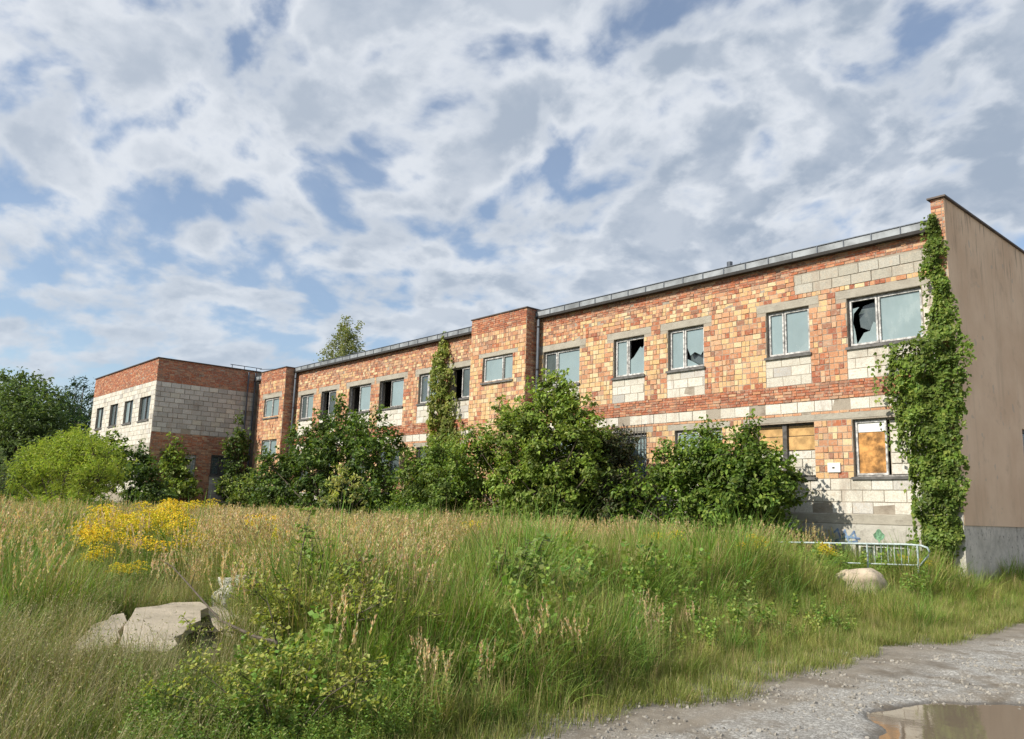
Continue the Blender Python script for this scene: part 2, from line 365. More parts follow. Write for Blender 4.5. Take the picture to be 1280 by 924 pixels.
def lay(pl, u0, u1, z0, z1, bw, bh, classes, holes=(), joint=.011, stagger=.5, half=0., proud=.012, jit=.006, block=False, drop=.004):
    n = max(1, round((z1-z0)/(bh+joint))); ch = (z1-z0)/n
    for c in range(n):
        za, zb = z0+c*ch, z0+(c+1)*ch; iv = [(u0, u1)]
        for h in holes:
            ov = min(zb, h[3])-max(za, h[2])
            if ov > .45*ch: iv = [q for a, b in iv for q in ((a, min(b, h[0])), (max(a, h[1]), b)) if q[1]-q[0] > .03]
        for a, b in iv:
            u = a-(stagger*(c % 2)+br.random()*.12)*bw
            while u < b:
                wd = bw*(.5 if br.random() < half else 1.)*(1+br.uniform(-.02, .02)); x0 = max(a, u); x1 = min(b, u+wd)
                if x1-x0 > .045 and br.random() > drop:
                    cl = classes(x0, za) if callable(classes) else br.choices(*classes)[0] if isinstance(classes, tuple) else classes
                    pieces.append((pl, (x0+x1)/2, (za+zb)/2+br.uniform(-.002, .002), x1-x0-joint, ch-joint*(1+br.random()*.3), proud+br.uniform(-jit, jit), cl, br.randrange(4), br.randrange(8), block))
                u += wd
def mixcl(x, z):
    t = vnoise(x, z*1.3, .45, 4)*.6+vnoise(x, z, 1.5, 6)*.4+(.22 if z < 4.5 else 0)-max(0, z-6.9)*.35
    if x < -23: t -= .10
    y = min(.85, max(.05, (t-.25)*1.75)); r = .16 if t > .4 else .42
    q = br.random()
    return 'yellow' if q < y*.8 else ('red' if q > 1-r*.5 else 'brown' if q > 1-r*.8 else 'orange')
redcl = (['red', 'brown', 'orange'], [8, 2, 1]); whitecl = (['white', 'pale'], [9, 1])

# --- openings in the main facade
UP_R = [(-19.74, -18.02), (-16.55, -15.33), (-14.44, -13.18), (-11.21, -9.99), (-9.0, -7.22)]
UP_L = [(-37.3, -35.95), (-35.17, -33.75), (-32.57, -30.72), (-30.02, -28.16), (-27.07, -25.75), (-24.93, -23.5)]
ZU0, ZU1, ZG0, ZG1 = 5.80, 7.03, 2.66, 4.03
GR_R = [(-19.7, -18.0), (-16.8, -15.24), (-14.2, -12.62), (-11.64, -9.95), (-8.98, -7.22)]
GR_L = [(-37.2, -35.9), (-35.1, -33.8), (-32.5, -30.8), (-29.9, -28.2), (-27.0, -25.8), (-24.9, -23.6)]
holes = [(a, b, ZU0, ZU1) for a, b in UP_R+UP_L]+[(a, b, ZG0, ZG1) for a, b in GR_R+GR_L]+[(-9.0, -7.75, .55, 1.12)]
wall_core(MAIN, -42.3, -6.82, .0, 8.3, holes)
def section(x0, x1, ups, grs, right):
    hh = [h for h in holes if h[1] > x0 and h[0] < x1]; sub = []
    lint = MB
    # blocks under the windows, courses of plain brick and blocks
    for i, (a, b) in enumerate(ups):
        a2, b2 = (a-.03, b+.02)
        if right and i == 0: a2, b2 = a, b
        if right and i == 4: b2 = -6.83
        lay(MAIN, a2, b2, 5.0, 5.765, .51, .245, whitecl, block=True, stagger=.5, proud=.008)
        sub.append((a2, b2, 5.0, 5.80))
        l = MB(); la, lb = a-.27, b+(.27 if b < -7.5 else .38); MAIN.box(l, la, lb, 7.035, 7.24, -.2, .006); l.build('lintel', M['concrete'], B, bevel=.008); sub.append((la, lb, 7.03, 7.245))
    if right:
        lay(MAIN, -10.35, -6.85, 7.36, 7.88, .5, .245, 'grey', block=True, proud=.016, jit=.012, drop=.0); sub.append((-10.35, -6.85, 7.36, 7.88))
        lay(MAIN, -7.2, -6.84, 5.78, 7.03, .3, .245, whitecl, block=True); sub.append((-7.2, -6.84, 5.78, 7.03))
        l = MB(); MAIN.box(l, -11.95, -6.84, 4.06, 4.215, -.2, .008); l.build('lintel', M['concrete'], B, bevel=.01); sub.append((-11.95, -6.84, 4.03, 4.215))
        lay(MAIN, x0, -6.84, 1.79, 2.62, .5, .26, whitecl, block=True, proud=.01, jit=.01); sub.append((x0, -6.84, 1.3, 2.64))
        gl = GR_R[:3]
    else:
        gl = grs; sub.append((x0, x1, .2, 2.2))
    for a, b in gl:
        l = MB(); MAIN.box(l, a-.25, b+.25, 4.035, 4.20, -.2, .006); l.build('lintel', M['concrete'], B, bevel=.008); sub.append((a-.25, b+.25, 4.03, 4.205))
    lay(MAIN, x0, x1, 4.56, 5.0, .25, .062, redcl, proud=.018, jit=.01, joint=.01, half=.3)
    lay(MAIN, x0, x1, 4.275, 4.555, .46, .25, whitecl, block=True, proud=.01, jit=.012, drop=.02)
    top = 7.84 if right else 7.95
    lay(MAIN, x0, x1, top, 8.27, .25, .063, (['red', 'brown', 'orange'], [4, 4, 2]), holes=sub, proud=.014, jit=.009, joint=.01, half=.4)
    bands = [(x0, x1, 4.22, 5.0)]
    lay(MAIN, x0, x1, 7.25, top, .25, .115, lambda x, z: br.choices(['orange', 'brown', 'red', 'yellow'], [5, 4, 2, 3] if not right else [5, 2, 2, 4])[0], holes=sub, half=.7, jit=.01)
    lay(MAIN, x0, x1, 5.0, 7.25, .245, .14, mixcl, holes=hh+sub, half=.65, jit=.009, joint=.013)
    lay(MAIN, x0, x1, 4.205, 4.275, .25, .06, 'orange', holes=sub)
    lay(MAIN, x0, x1, 2.2 if not right else 2.62, 4.205, .245, .14, mixcl, holes=hh+sub, half=.65, jit=.009, joint=.013)
    for a, b in ups:
        s_ = .0
section(-20.0, -6.83, UP_R, GR_R, True)
section(-37.85, -23.0, UP_L, GR_L, False)
lay(MAIN, -42.3, -40.7, 2, 8.27, .25, .12, lambda x, z: br.choice(['orange', 'brown', 'red']), half=.5)
# plinth, ledge
l = MB(); MAIN.box(l, -20.0, -9.0, .0, 1.55, .0, .05); MAIN.box(l, -9.0, -7.75, .0, .55, .0, .05); MAIN.box(l, -9.0, -7.75, 1.12, 1.55, 0, .05); MAIN.box(l, -7.75, -6.82, 0, 1.55, 0, .05); l.build('plinth', M['plinth'], B)
l = MB(); MAIN.box(l, -20.0, -6.82, 1.553, 1.79, .0, .045); o = l.build('ledge', M['concrete'], B, bevel=.02)
l = MB(); MAIN.box(l, -37.85, -23.0, 0, 2.2, 0, .04); l.build('plinth', M['plinth'], B)
l = MB()
def ribbon(mb, pts, wd, off):
    for (x0, z0), (x1, z1) in zip(pts, pts[1:]):
        d = Vector((x1-x0, z1-z0)); n_ = Vector((-d.y, d.x)).normalized()*wd/2; e_ = d.normalized()*wd*.4
        mb.prism([(x0+n_.x-e_.x, 19-off, z0+n_.y-e_.y), (x0-n_.x-e_.x, 19-off, z0-n_.y-e_.y), (x1-n_.x+e_.x, 19-off, z1-n_.y+e_.y), (x1+n_.x+e_.x, 19-off, z1+n_.y+e_.y)], (0, .002+off*.0, 0)); off += .0004
ribbon(l, [(-9.55,1.30),(-9.42,1.42),(-9.36,1.22),(-9.24,1.40),(-9.18,1.18),(-9.02,1.38),(-8.96,1.16),(-9.3,1.10),(-9.6,1.16)], .045, .054)
ribbon(l, [(-9.5,1.14),(-9.2,1.26),(-8.9,1.22)], .05, .060)
l.build('graffiti_mark', M['blue'], B)['label'] = 'blue graffiti scribble on the plinth'
l = MB(); l.prism([(-8.44+.11*math.cos(t)*(1.2 if math.sin(t) < .2 else .7), 18.946, 1.33+.13*math.sin(t)) for t in np.linspace(0, 2*math.pi, 14, endpoint=False)][::-1], (0, .002, 0)); l.prism([(-8.46,18.943,1.16),(-8.42,18.943,1.16),(-8.42,18.943,1.22),(-8.46,18.943,1.22)], (0,.002,0))
l.build('graffiti_mark', M['green'], B)['label'] = 'green painted tree shape on the plinth'
# notice plate
l = MB(); MAIN.box(l, -9.62, -9.30, 2.77, 3.0, .02, .045); o = l.build('notice_plate', M['paper'], B); o['label'] = 'small white plate on brick pier'
l = MB(); MAIN.box(l, -9.5, -9.44, 2.86, 2.90, .045, .048); l.build('print_mark', M['ink'], o)

# --- towers
def tower(pl, ps, u0, u1, ud, z1, win, lowwin, name):
    hs = [win]+([lowwin] if lowwin else [])
    wall_core(pl, u0, u1, 0, z1, hs, .25)
    sm = MB(); ps.box(sm, ud+.25, 19.0, 0, z1, -.25, 0); sm.build('wall', M['mortar'], B)
    sm = MB(); sm.box((u0, ud+.25, 0), (u0+.25, 19.0, z1)); sm.box((u0, 19.0, 8.3), (u1, 19.3, z1)); sm.box((u0+.25, ud+.25, z1-.2), (u1-.25, 19.0, z1-.05)); sm.build('wall', M['mortar'], B)
    a, b, c, d = win; l = MB(); pl.box(l, a-.25, b+.25, d+.004, d+.18, -.15, .006); l.build('lintel', M['concrete'], B, bevel=.008)
    sub = [(a-.25, b+.25, d, d+.185)]
    lay(pl, u0, u1, z1-.58, z1, .25, .062, redcl, proud=.014, joint=.01, half=.3)
    lay(pl, u0, u1, z1-1.05, z1-.58, .245, .14, lambda x, z: br.choice(['orange', 'orange', 'brown', 'yellow']), half=.8, holes=sub)
    lay(pl, u0, u1, 1.2, z1-1.05, .245, .14, mixcl, holes=hs+sub, half=.65, jit=.009)
    lay(ps, ud+.0, 19.0, 1.2, z1, .25, .065, (['red', 'brown', 'orange'], [3, 4, 2]), proud=.01, joint=.01, half=.3)
    l = MB(); l.box((u0-.03, ud-.05, z1+.002), (u1+.05, 19.3, z1+.04)); l.build('coping', M['coping'], B)
tower(TWR, TWRS, -23.0, -20.0, 18.42, 8.55, (-22.28, -20.66, 6.12, 7.05), None, 'r')
tower(TWL, TWLS, -40.68, -37.85, 18.38, 8.46, (-40.05, -38.36, 5.98, 7.0), (-40.0, -38.3, 3.95, 4.86), 'l')

# --- left wing
WW = [(-52.77, -51.4, 5.67, 6.98), (-50.1, -48.65, 5.67, 6.98), (-47.5, -46.0, 5.67, 6.98), (-44.92, -43.25, 5.67, 6.98), (-44.5, -43.35, 2.8, 4.02)]
WSH = [(15.46, 16.05, 1.9, 4.0), (16.85, 18.40, 3.0, 4.05)]
wall_core(WF, -53.8, -42.64, 0, 8.8, WW); wall_core(WS, 13.97, 19.3, 0, 8.8, WSH)
l = MB(); l.box((-53.8, 13.97, 0), (-53.5, 27, 8.8)); l.box((-42.94, 19.3, 8.2), (-42.64, 27, 8.8)); l.box((-53.8, 27, 0), (-42.64, 27.3, 8.8)); l.build('wall', M['mortar'], B)
lay(WF, -53.8, -42.64, 7.66, 8.8, .25, .066, redcl, joint=.01, half=.2)
lay(WF, -53.8, -42.64, 4.45, 7.66, .5, .245, whitecl, holes=WW, block=True, proud=.01)
for a, b, c, d in WW[:4]: pass
lay(WF, -53.8, -42.64, 2.0, 3.95, .5, .245, whitecl, holes=WW, block=True, proud=.01)
l = MB(); WF.box(l, -53.8, -42.64, 4.03, 4.44, 0, .02); l.build('ring_beam', M['concrete'], B)
lay(WS, 13.67, 19.0, 7.62, 8.8, .25, .066, (['red', 'brown'], [4, 3]), joint=.01, half=.2)
lay(WS, 13.67, 19.0, 5.03, 7.62, .5, .24, (['pale', 'white'], [8, 2]), block=True, proud=.025, joint=.022, jit=.012)
lay(WS, 13.67, 19.0, 4.15, 5.03, .25, .066, (['brown', 'red', 'orange'], [5, 3, 1]), joint=.01, half=.3)
lay(WS, 13.67, 19.0, .8, 4.15, .25, .066, (['brown', 'red', 'orange'], [4, 3, 2]), holes=WSH+[(16.85, 18.4, 1.0, 3.0)], joint=.01, half=.3)
lay(WS, 16.85, 18.4, 1.0, 3.0, .5, .24, 'pale', block=True)
l = MB(); l.box((-53.86, 13.6, 8.802), (-42.56, 13.95, 8.85)); l.box((-42.97, 13.95, 8.802), (-42.56, 19.4, 8.848)); l.box((-53.86, 13.95, 8.802), (-53.5, 27.3, 8.848)); l.build('coping', M['coping'], B)
l = MB(); l.box((-53.5, 13.97, 8.45), (-42.94, 27, 8.6)); l.build('roof', M['roof'], B)
for y0 in (18.45, 18.85):
    l = MB(); l.tube([(-42.48, y0, .3), (-42.48, y0, 8.7)], .05); l.build('downpipe', M['pipe'], B)
l = MB()
for y in (17.6, 18.3, 19.0): l.tube([(-42.8, y, 8.8), (-42.8, y, 9.05)], .02, 5)
l.tube([(-42.8, 17.5, 9.05), (-42.8, 19.3, 9.05)], .02, 5); l.tube([(-42.8, 19.2, 9.0), (-40.6, 19.2, 8.78)], .02, 5)
l.build('roof_rail', M['pipe'], B)

# --- roof, eaves, gable
l = MB(); l.box((-42.2, 18.95, 8.301), (-6.83, 27.5, 8.48)); l.build('roof', M['roof'], B)
for x0, x1 in ((-19.98, -6.86), (-37.83, -23.02), (-42.55, -40.7)):
    l = MB(); l.box((x0, 18.80, 8.22), (x1, 18.97, 8.30)); l.build('gutter', M['dark'], B)
    n = max(1, round((x1-x0)/.68)); sw = (x1-x0)/n
    for i in range(n):
        l = MB(); dz = rnd.uniform(-.006, .006); l.box((x0+i*sw+.006, 18.835, 8.303+dz), (x0+(i+1)*sw-.006, 18.86, 8.47+dz)); l.build('fascia_panel', M['fascia'], B)
    l = MB(); l.box((x0, 18.815, 8.482), (x1, 18.93, 8.502))
    for i in range(n+1): l.box((x0+i*sw-.012, 18.818, 8.30), (x0+i*sw+.012, 18.833, 8.48))
    l.build('eave_strip', M['pipe'], B)
l = MB(); l.tube([(-13.59, 21, 8.5), (-13.59, 21, 9.42)], .09, 10); l.tube([(-13.3, 21, 9.2), (-13.2, 21, 9.32)], .015, 4); l.build('vent_pipe', M['pipe'], B)
l = MB(); l.tube([(-27.3, 21, 8.5), (-27.3, 21, 9.2)], .09, 10); l.build('vent_pipe', M['pipe'], B)
l = MB(); l.tube([(-15.2, 19.2, 8.5), (-15.2, 19.2, 8.62)], .06, 8); l.build('vent_pipe', M['pipe'], B)
for x, n_ in ((-19.86, 0), (-37.7, 0)):
    l = MB(); l.tube([(x, 18.84, .3), (x, 18.84, 8.15), (x, 18.9, 8.26)], .055, 10); o = l.build('downpipe', M['pipe'], B, smooth=True)
    for z in (2, 4.2, 6.4, 7.9):
        l = MB(); l.tube([(x, 18.84, z), (x, 18.84, z+.04)], .068, 10); l.build('pipe_clip', M['dark'], o)
GWN = (22.95, 24.3, 2.75, 4.03)
GS = Plane('y', -6.52)
l_h = [GWN]
GT = 8.9
wall_core(GS, 18.72, 32, 1.6, GT, l_h, .28, 'stucco').name = 'gable_wall'
l = MB(); l.box((-6.84, 18.75, -.2), (-6.545, 32, 1.598)); l.build('plinth', M['gplinth'], B)
l = MB(); l.box((-6.85, 18.70, -.1), (-6.53, 18.748, 1.9)); l.build('plinth', M['plinth'], B)
l = MB(); GE.box(l, -6.80, -6.53, 1.9, GT-.02, .0, .004); l.build('wall', M['mortar'], B)
lay(GE, -6.81, -6.522, 3.0, GT, .25, .066, (['orange', 'brown', 'red'], [5, 3, 2]), half=.9, proud=.012)
l = MB(); l.box((-6.86, 18.64, GT+.002), (-6.46, 32, GT+.04)); l.build('coping', M['coping'], B)
# --- interior: floors, cross walls, back
l = MB(); l.box((-42.3, 19.3, 4.3), (-6.84, 27.2, 4.55)); l.box((-42.3, 19.3, 1.3), (-6.84, 27.2, 1.5)); l.box((-42.3, 27.2, 0), (-6.84, 27.5, 8.3))
for x in (-11.9, -17.2, -21, -27.6, -33.2): l.box((x, 19.31, 1.5), (x+.12, 24.5, 4.29)); l.box((x, 19.31, 4.56), (x+.12, 24.5, 8.3))
l.box((-53.4, 14, 4.2), (-43, 18.9, 4.4)); l.box((-53.4, 14, 0), (-53.3, 27, 8.4)); l.box((-53.3, 19, 0), (-43, 19.2, 8.4))
l.build('interior_wall', M['inside'], B)

# --- windows
def shard_poly(mb, pl, pts, d=-.13, th=.006):
    mb.prism([pl.p(u, z, d) for u, z in pts], Vector(pl.p(0, 0, d-th))-Vector(pl.p(0, 0, d)))
def window(pl, a, b, c, d, splits=(.5,), states=('g', 'g'), fm='frame', sill=True, dep=.10, label=None):
    f = MB(); t = .038
    pl.box(f, a, a+t, c, d, -dep-.07, -dep); pl.box(f, b-t, b, c, d, -dep-.07, -dep); pl.box(f, a+t, b-t, d-t, d, -dep-.07, -dep); pl.box(f, a+t, b-t, c, c+t, -dep-.07, -dep)
    fr = f.build('window', M['frame_dark'] if fm == 'frame_dark' else M['frame'], B)
    if label: fr['label'] = label
    edges = [a+t]+[a+t+(b-a-2*t)*s for s in splits]+[b-t]
    for i, (u0, u1) in enumerate(zip(edges, edges[1:])):
        st = states[i]
        if i: u0 += .012
        if i < len(edges)-2: u1 -= .012
        if st == 'none': continue
        s = .043; q = MB(); z0, z1 = c+t+.004, d-t-.004
        if st != 'open':
            pl.box(q, u0, u0+s, z0, z1, -dep-.055, -dep+.012); pl.box(q, u1-s, u1, z0, z1, -dep-.055, -dep+.012); pl.box(q, u0+s, u1-s, z1-s, z1, -dep-.055, -dep+.012); pl.box(q, u0+s, u1-s, z0, z0+s, -dep-.055, -dep+.012)
            q.build('sash', M['frame_white'] if fm == 'frame_white' or (fm == 'frame' and i == 0) else M[fm], fr)
        i0, i1, j0, j1 = u0+s-.004, u1-s+.004, z0+s-.004, z1-s+.004; g = MB(); W_, H_ = i1-i0, j1-j0
        if st in 'gd':
            shard_poly(g, pl, [(i0, j0), (i1, j0), (i1, j1), (i0, j1)], -dep-.03); g.build('pane', M['glass' if st == 'g' else 'glass_dk'], fr)
        elif st == 'b1':     # large hole, glass left along the edges and a heap at the bottom
            shard_poly(g, pl, [(i0, j0), (i0+.16*W_, j0), (i0+.10*W_, j0+.3*H_), (i0+.02*W_, j0+.5*H_), (i0+.06*W_, j0+.72*H_), (i0+.3*W_, j0+.86*H_), (i0, j0+.84*H_)], -dep-.03)
            shard_poly(g, pl, [(i0+.16*W_, j0), (i1, j0), (i1, j0+.42*H_), (i0+.86*W_, j0+.47*H_), (i0+.7*W_, j0+.27*H_), (i0+.45*W_, j0+.24*H_)], -dep-.034)
            g.build('pane', M['shard'], fr)
            g = MB(); shard_poly(g, pl, [(i0+.34*W_, j0+.9*H_), (i1, j0+.99*H_), (i1, j0+.45*H_), (i0+.84*W_, j0+.5*H_), (i0+.55*W_, j0+.32*H_), (i0+.2*W_, j0+.42*H_), (i0+.14*W_, j0+.72*H_)], -dep-.2); g.build('pane', M['glass_dk'], fr)
        elif st == 'b2':     # diagonal break, upper left gone
            shard_poly(g, pl, [(i0, j0), (i1, j0), (i1, j0+.85*H_), (i0+.82*W_, j0+.72*H_), (i0+.7*W_, j0+.78*H_), (i0+.25*W_, j0+.5*H_), (i0, j0+.42*H_)], -dep-.03); g.build('pane', M['glass'], fr)
        elif st == 'b3':     # jagged hole low in the pane
            shard_poly(g, pl, [(i0, j1), (i0, j0+.55*H_), (i0+.2*W_, j0+.3*H_), (i0+.45*W_, j0+.38*H_), (i0+.8*W_, j0+.28*H_), (i1, j0+.42*H_), (i1, j1)], -dep-.03)
            shard_poly(g, pl, [(i0, j0), (i0+.7*W_, j0), (i0+.35*W_, j0+.12*H_), (i0, j0+.22*H_)], -dep-.03); g.build('pane', M['glass'], fr)
            g = MB(); shard_poly(g, pl, [(i0, j0+.05*H_), (i1, j0+.05*H_), (i1, j0+.5*H_), (i0, j0+.5*H_)], -dep-.16); g.build('pane', M['glass_dk'], fr)
        elif st == 'board':
            pl.box(g, i0, i1, j0, j0+.80*H_, -dep-.035, -dep-.02); o = g.build('board', M['rust'], fr); o['label'] = 'rust brown stained board'
            g = MB(); pl.box(g, i0, i1, j0+.81*H_, j1, -dep-.035, -dep-.018); g.build('board', M['paper'], fr)
    if sill:
        q = MB(); pl.box(q, a-.05, b+.05, c-.035, c-.004, -dep-.02, .06); pl.box(q, a-.05, b+.05, c-.07, c-.035, .045, .06); q.build('sill', M['sill'], fr)
    return fr
window(MAIN, *UP_R[4], ZU0, ZU1, (.40,), ('b1', 'g'), 'frame_white', label='broken double window beside the ivy')
window(MAIN, *UP_R[3], ZU0, ZU1, (.38,), ('g', 'g'), 'frame_white')
window(MAIN, *UP_R[2], ZU0, ZU1, (.42,), ('g', 'b3'), 'frame_white')
window(MAIN, *UP_R[1], ZU0, ZU1, (.42,), ('g', 'b2'), 'frame_white')
window(MAIN, *UP_R[0], ZU0, ZU1, (.34,), ('d', 'g'), 'frame_white')
for i, (a, b) in enumerate(UP_L):
    window(MAIN, a, b, ZU0, ZU1, (.42,), [('d', 'g'), ('open', 'd'), ('open', 'g'), ('open', 'g'), ('d', 'g'), ('open', 'd')][i], 'frame_white' if i != 3 else 'frame')
window(TWR, -22.28, -20.66, 6.12, 7.05, (.66,), ('g', 'g'), 'frame', dep=.07)
window(TWL, -40.05, -38.36, 5.98, 7.0, (.5,), ('g', 'g'), 'frame', dep=.07); window(TWL, -40.0, -38.3, 3.95, 4.86, (.5,), ('g', 'g'), 'frame', dep=.07, sill=False)
for i, q in enumerate(WW): window(WF, *q, (.5,), ('d', 'd') if i % 2 else ('g', 'd'), 'frame_dark', dep=.08)
window(WS, *WSH[0], (), ('g',), 'frame', sill=False, dep=.06); window(WS, *WSH[1], (.3, .65), ('d', 'd', 'd'), 'frame_dark', dep=.06)
window(GS, *GWN, (.5,), ('d', 'd'), 'frame_dark', dep=.06)
window(MAIN, -9.0, -7.75, .55, 1.12, (.33, .66), ('d', 'd', 'd'), 'frame_white', sill=False, dep=.04)
# ground floor, right: one with a stained board and block infill, one boarded over blocks
window(MAIN, *GR_R[4], ZG0, ZG1, (.44,), ('board', 'none'), 'frame', label='ground floor window half bricked up beside the ivy')
lay(Plane('x', 19.16), -8.16, -7.26, ZG0+.05, ZG1-.05, .5, .245, 'white', block=True)
l = MB(); l.box((-8.18, 19.18, ZG0), (-7.2, 19.28, ZG1)); l.build('infill', M['mortar'], B)
fr = window(MAIN, *GR_R[3], ZG0, ZG1, (.5,), ('none', 'none'), 'frame_dark', label='ground floor window boarded above and blocked up below')
l = MB(); MAIN.box(l, -10.86, -10.74, ZG0, ZG1, -.18, -.07); l.build('mullion', M['frame_dark'], fr)
for (u0, u1) in ((-11.56, -10.87), (-10.73, -10.0)):
    for k, (z0, z1) in enumerate(((3.36, 3.70), (3.712, 3.97))):
        l = MB(); MAIN.box(l, u0, u1, z0+(.01 if k else 0), z1, -.165-.01*k, -.14-.01*k); l.build('board', M['board'], fr)
lay(Plane('x', 19.155), -11.58, -10.0, ZG0+.05, 3.34, .5, .24, 'white', block=True)
l = MB(); l.box((-11.6, 19.17, ZG0), (-9.97, 19.28, ZG1)); l.build('infill', M['mortar'], B)
window(MAIN, *GR_R[2], ZG0, ZG1, (.5,), ('g', 'g'), 'frame_white'); window(MAIN, *GR_R[0], ZG0, ZG1, (.4,), ('g', 'g'), 'frame_white')
fr = window(MAIN, *GR_R[1], ZG0, ZG1, (.5,), ('g', 'g'), 'frame_white')
l = MB()
for i in range(13):
    x = -16.8+.13*i; MAIN.box(l, x-.008, x+.008, 2.7, 4.28, .07, .086)
    if i < 12 and i % 2 == 0: l.tube([(x, 18.91, 3.75), (x+.13, 18.91, 3.95), (x+.26, 18.91, 3.75)], .008, 4)
for z in (2.75, 3.7, 4.05): MAIN.box(l, -16.85, -15.2, z, z+.02, .087, .1)
l.build('grille', M['frame_dark'], fr)
for i, (a, b) in enumerate(GR_L): window(MAIN, a, b, ZG0, ZG1, (.5,), ('d', 'd'), 'frame_dark')

# --- the bricks and blocks: the nearest 300 of each are objects, the rest is one part each
def dist(q):
    p = q[0].p(q[1], q[2], 0); return max(q[3], .01)/math.dist(p, (0, 0, EYE))
LOW = [q for q in pieces]
def hidden(q):   # behind the right-hand ivy, bushes
    p = q[0].p(q[1], q[2], 0); return (p[0] > -7.6 and p[1] > 18.9 and p[2] < 5.8) or (p[1] > 18.9 and p[2] < 3.2 and p[0] < -9.9)
for isb, nm in ((False, 'brick'), (True, 'concrete_block')):
    L = sorted([q for q in pieces if q[9] == isb], key=lambda q: -dist(q)*(.1 if hidden(q) else 1))
    cache = {}
    for i, q in enumerate(L[:300]):
        pl, uc, zc, w_, h_, pr, cl, ci, vi, _ = q; key = (cl, ci, vi)
        if key not in cache:
            me = bpy.data.meshes.new(nm); me.from_pydata([tuple(v) for v in VAR[vi]], [], [tuple(f) for f in BF]); me.materials.append(M['brick']); me.polygons.foreach_set('use_smooth', [False]*6)
            at = me.attributes.new('col', 'FLOAT_COLOR', 'FACE')
            for d_ in at.data: d_.color = (*PAL[cl][ci], 1)
            cache[key] = me
        o = bpy.data.objects.new(nm, cache[key]); COL.objects.link(o); o.parent = B
        o.location = Vector(pl.p(uc, zc, pr))-Vector(BO); o.scale = (w_, .06, h_); o.rotation_euler = (0, 0, math.pi/2 if pl.ax == 'y' else 0)
    V, F, C = [], [], []
    for i, q in enumerate(L[300:]):
        pl, uc, zc, w_, h_, pr, cl, ci, vi, _ = q; v = VAR[vi]*np.array([w_, .06, h_])
        if pl.ax == 'y': v = np.stack([-v[:, 1], v[:, 0], v[:, 2]], 1)
        V.append(v+np.array(pl.p(uc, zc, pr))); F.append(BF+8*i); C += [PAL[cl][ci]]*6
    o = np_mesh(nm+'_courses', np.concatenate(V), np.concatenate(F), M['brick'], np.array(C), B); o['kind'] = 'stuff'

# ------------------------------------------------------------------ railing, stones, slab
rl = empty('railing', (-6.62, 16.5, .2), 'pale blue grey tubular railing with curved end in front of the plinth', 'railing')
l = MB(); l.tube([(-12.0, 16.5, 1.04), (-10.5, 16.5, 1.085), (-8.4, 16.5, 1.15), (-6.84, 16.5, 1.20), (-6.56, 16.5, 1.195), (-6.44, 16.5, 1.16), (-6.40, 16.5, 1.085), (-6.43, 16.5, 1.0), (-6.59, 16.5, .81)], .019, 8); l.build('handrail', M['steel'], rl, smooth=True)
l = MB(); l.tube([(-12.0, 16.5, .66), (-8.4, 16.5, .76), (-6.62, 16.5, .82)], .012, 6); l.build('lower_rail', M['steel'], rl)
for x in (-11.4, -10.4, -9.43, -8.39, -7.6, -6.62):
    z = 1.04+(x+12.0)*.0295; l = MB(); l.tube([(x, 16.5, .05), (x, 16.5, z)], .018, 8); l.build('post', M['steel'], rl)
for k in range(6):
    x = -7.45+.13*k; l = MB(); l.tube([(x, 16.5, .79), (x, 16.5, 1.17)], .006, 5); l.build('baluster', M['steel'], rl)
def rock(name, c, r, m, seed, label, n=16, amp=.14, sq=1.0):
    rr = random.Random(seed); V = []; F = []
    for i in range(n+1):
        th = math.pi*i/n
        for j in range(2*n):
            ph = math.pi*j/n; d = Vector((math.sin(th)*math.cos(ph), math.sin(th)*math.sin(ph), math.cos(th)))
            k = 1+amp*(float(vnoise(d.x*2+seed, d.y*2+d.z*1.7, 1.2, seed))-.5)*2+amp*.4*(float(vnoise(d.x*6, d.y*6+d.z*5, 1., seed+1))-.5)
            d = Vector([math.copysign(abs(q)**sq, q) for q in d]); V.append((c[0]+d.x*r[0]*k, c[1]+d.y*r[1]*k, c[2]+d.z*r[2]*k))
    for i in range(n):
        for j in range(2*n): F.append((i*2*n+j, i*2*n+(j+1) % (2*n), (i+1)*2*n+(j+1) % (2*n), (i+1)*2*n+j))
    o = np_mesh(name, V, F, m, smooth=True); return tag(o, label, 'rock')
rock('boulder', (-7.36, 15.6, .38), (.49, .40, .31), M['boulder'], 3, 'smooth beige boulder in the grass before the railing', n=22, amp=.24, sq=.8)
rock('stone_lump', (-9.33, 4.2, .47), (.22, .26, .27), M['lump'], 8, 'pitted white lump of stone beyond the broken slab', n=24, amp=.42, sq=.8)
sb = empty('broken_slab', (-7.9, 2.6, .3), 'cracked tan concrete slab lying tilted in the dry grass', 'slab')
def slab(poly, th, nm='slab_piece'):
    l = MB(); l.prism([Vector(p) for p in poly], (0, 0, -th)); o = l.build(nm, M['slab'], sb, bevel=.004); return o
def tilt(P, z0, x0, k, m_=0): return [(x_, y_, z0+k*(x0-x_)+m_*(y_-2)) for x_, y_, _ in P]
slab(tilt([(-7.28, 1.93, .37), (-7.21, 2.06, .395), (-7.10, 2.13, .41), (-7.42, 2.27, .44), (-7.55, 2.30, .455), (-7.80, 2.43, .48), (-8.02, 2.47, .50), (-8.40, 2.66, .50), (-8.78, 2.74, .49), (-8.70, 2.60, .475), (-8.52, 2.52, .465), (-8.38, 2.36, .435), (-8.1, 2.24, .415), (-7.75, 2.06, .395)], .36, -7.28, .085), .07)
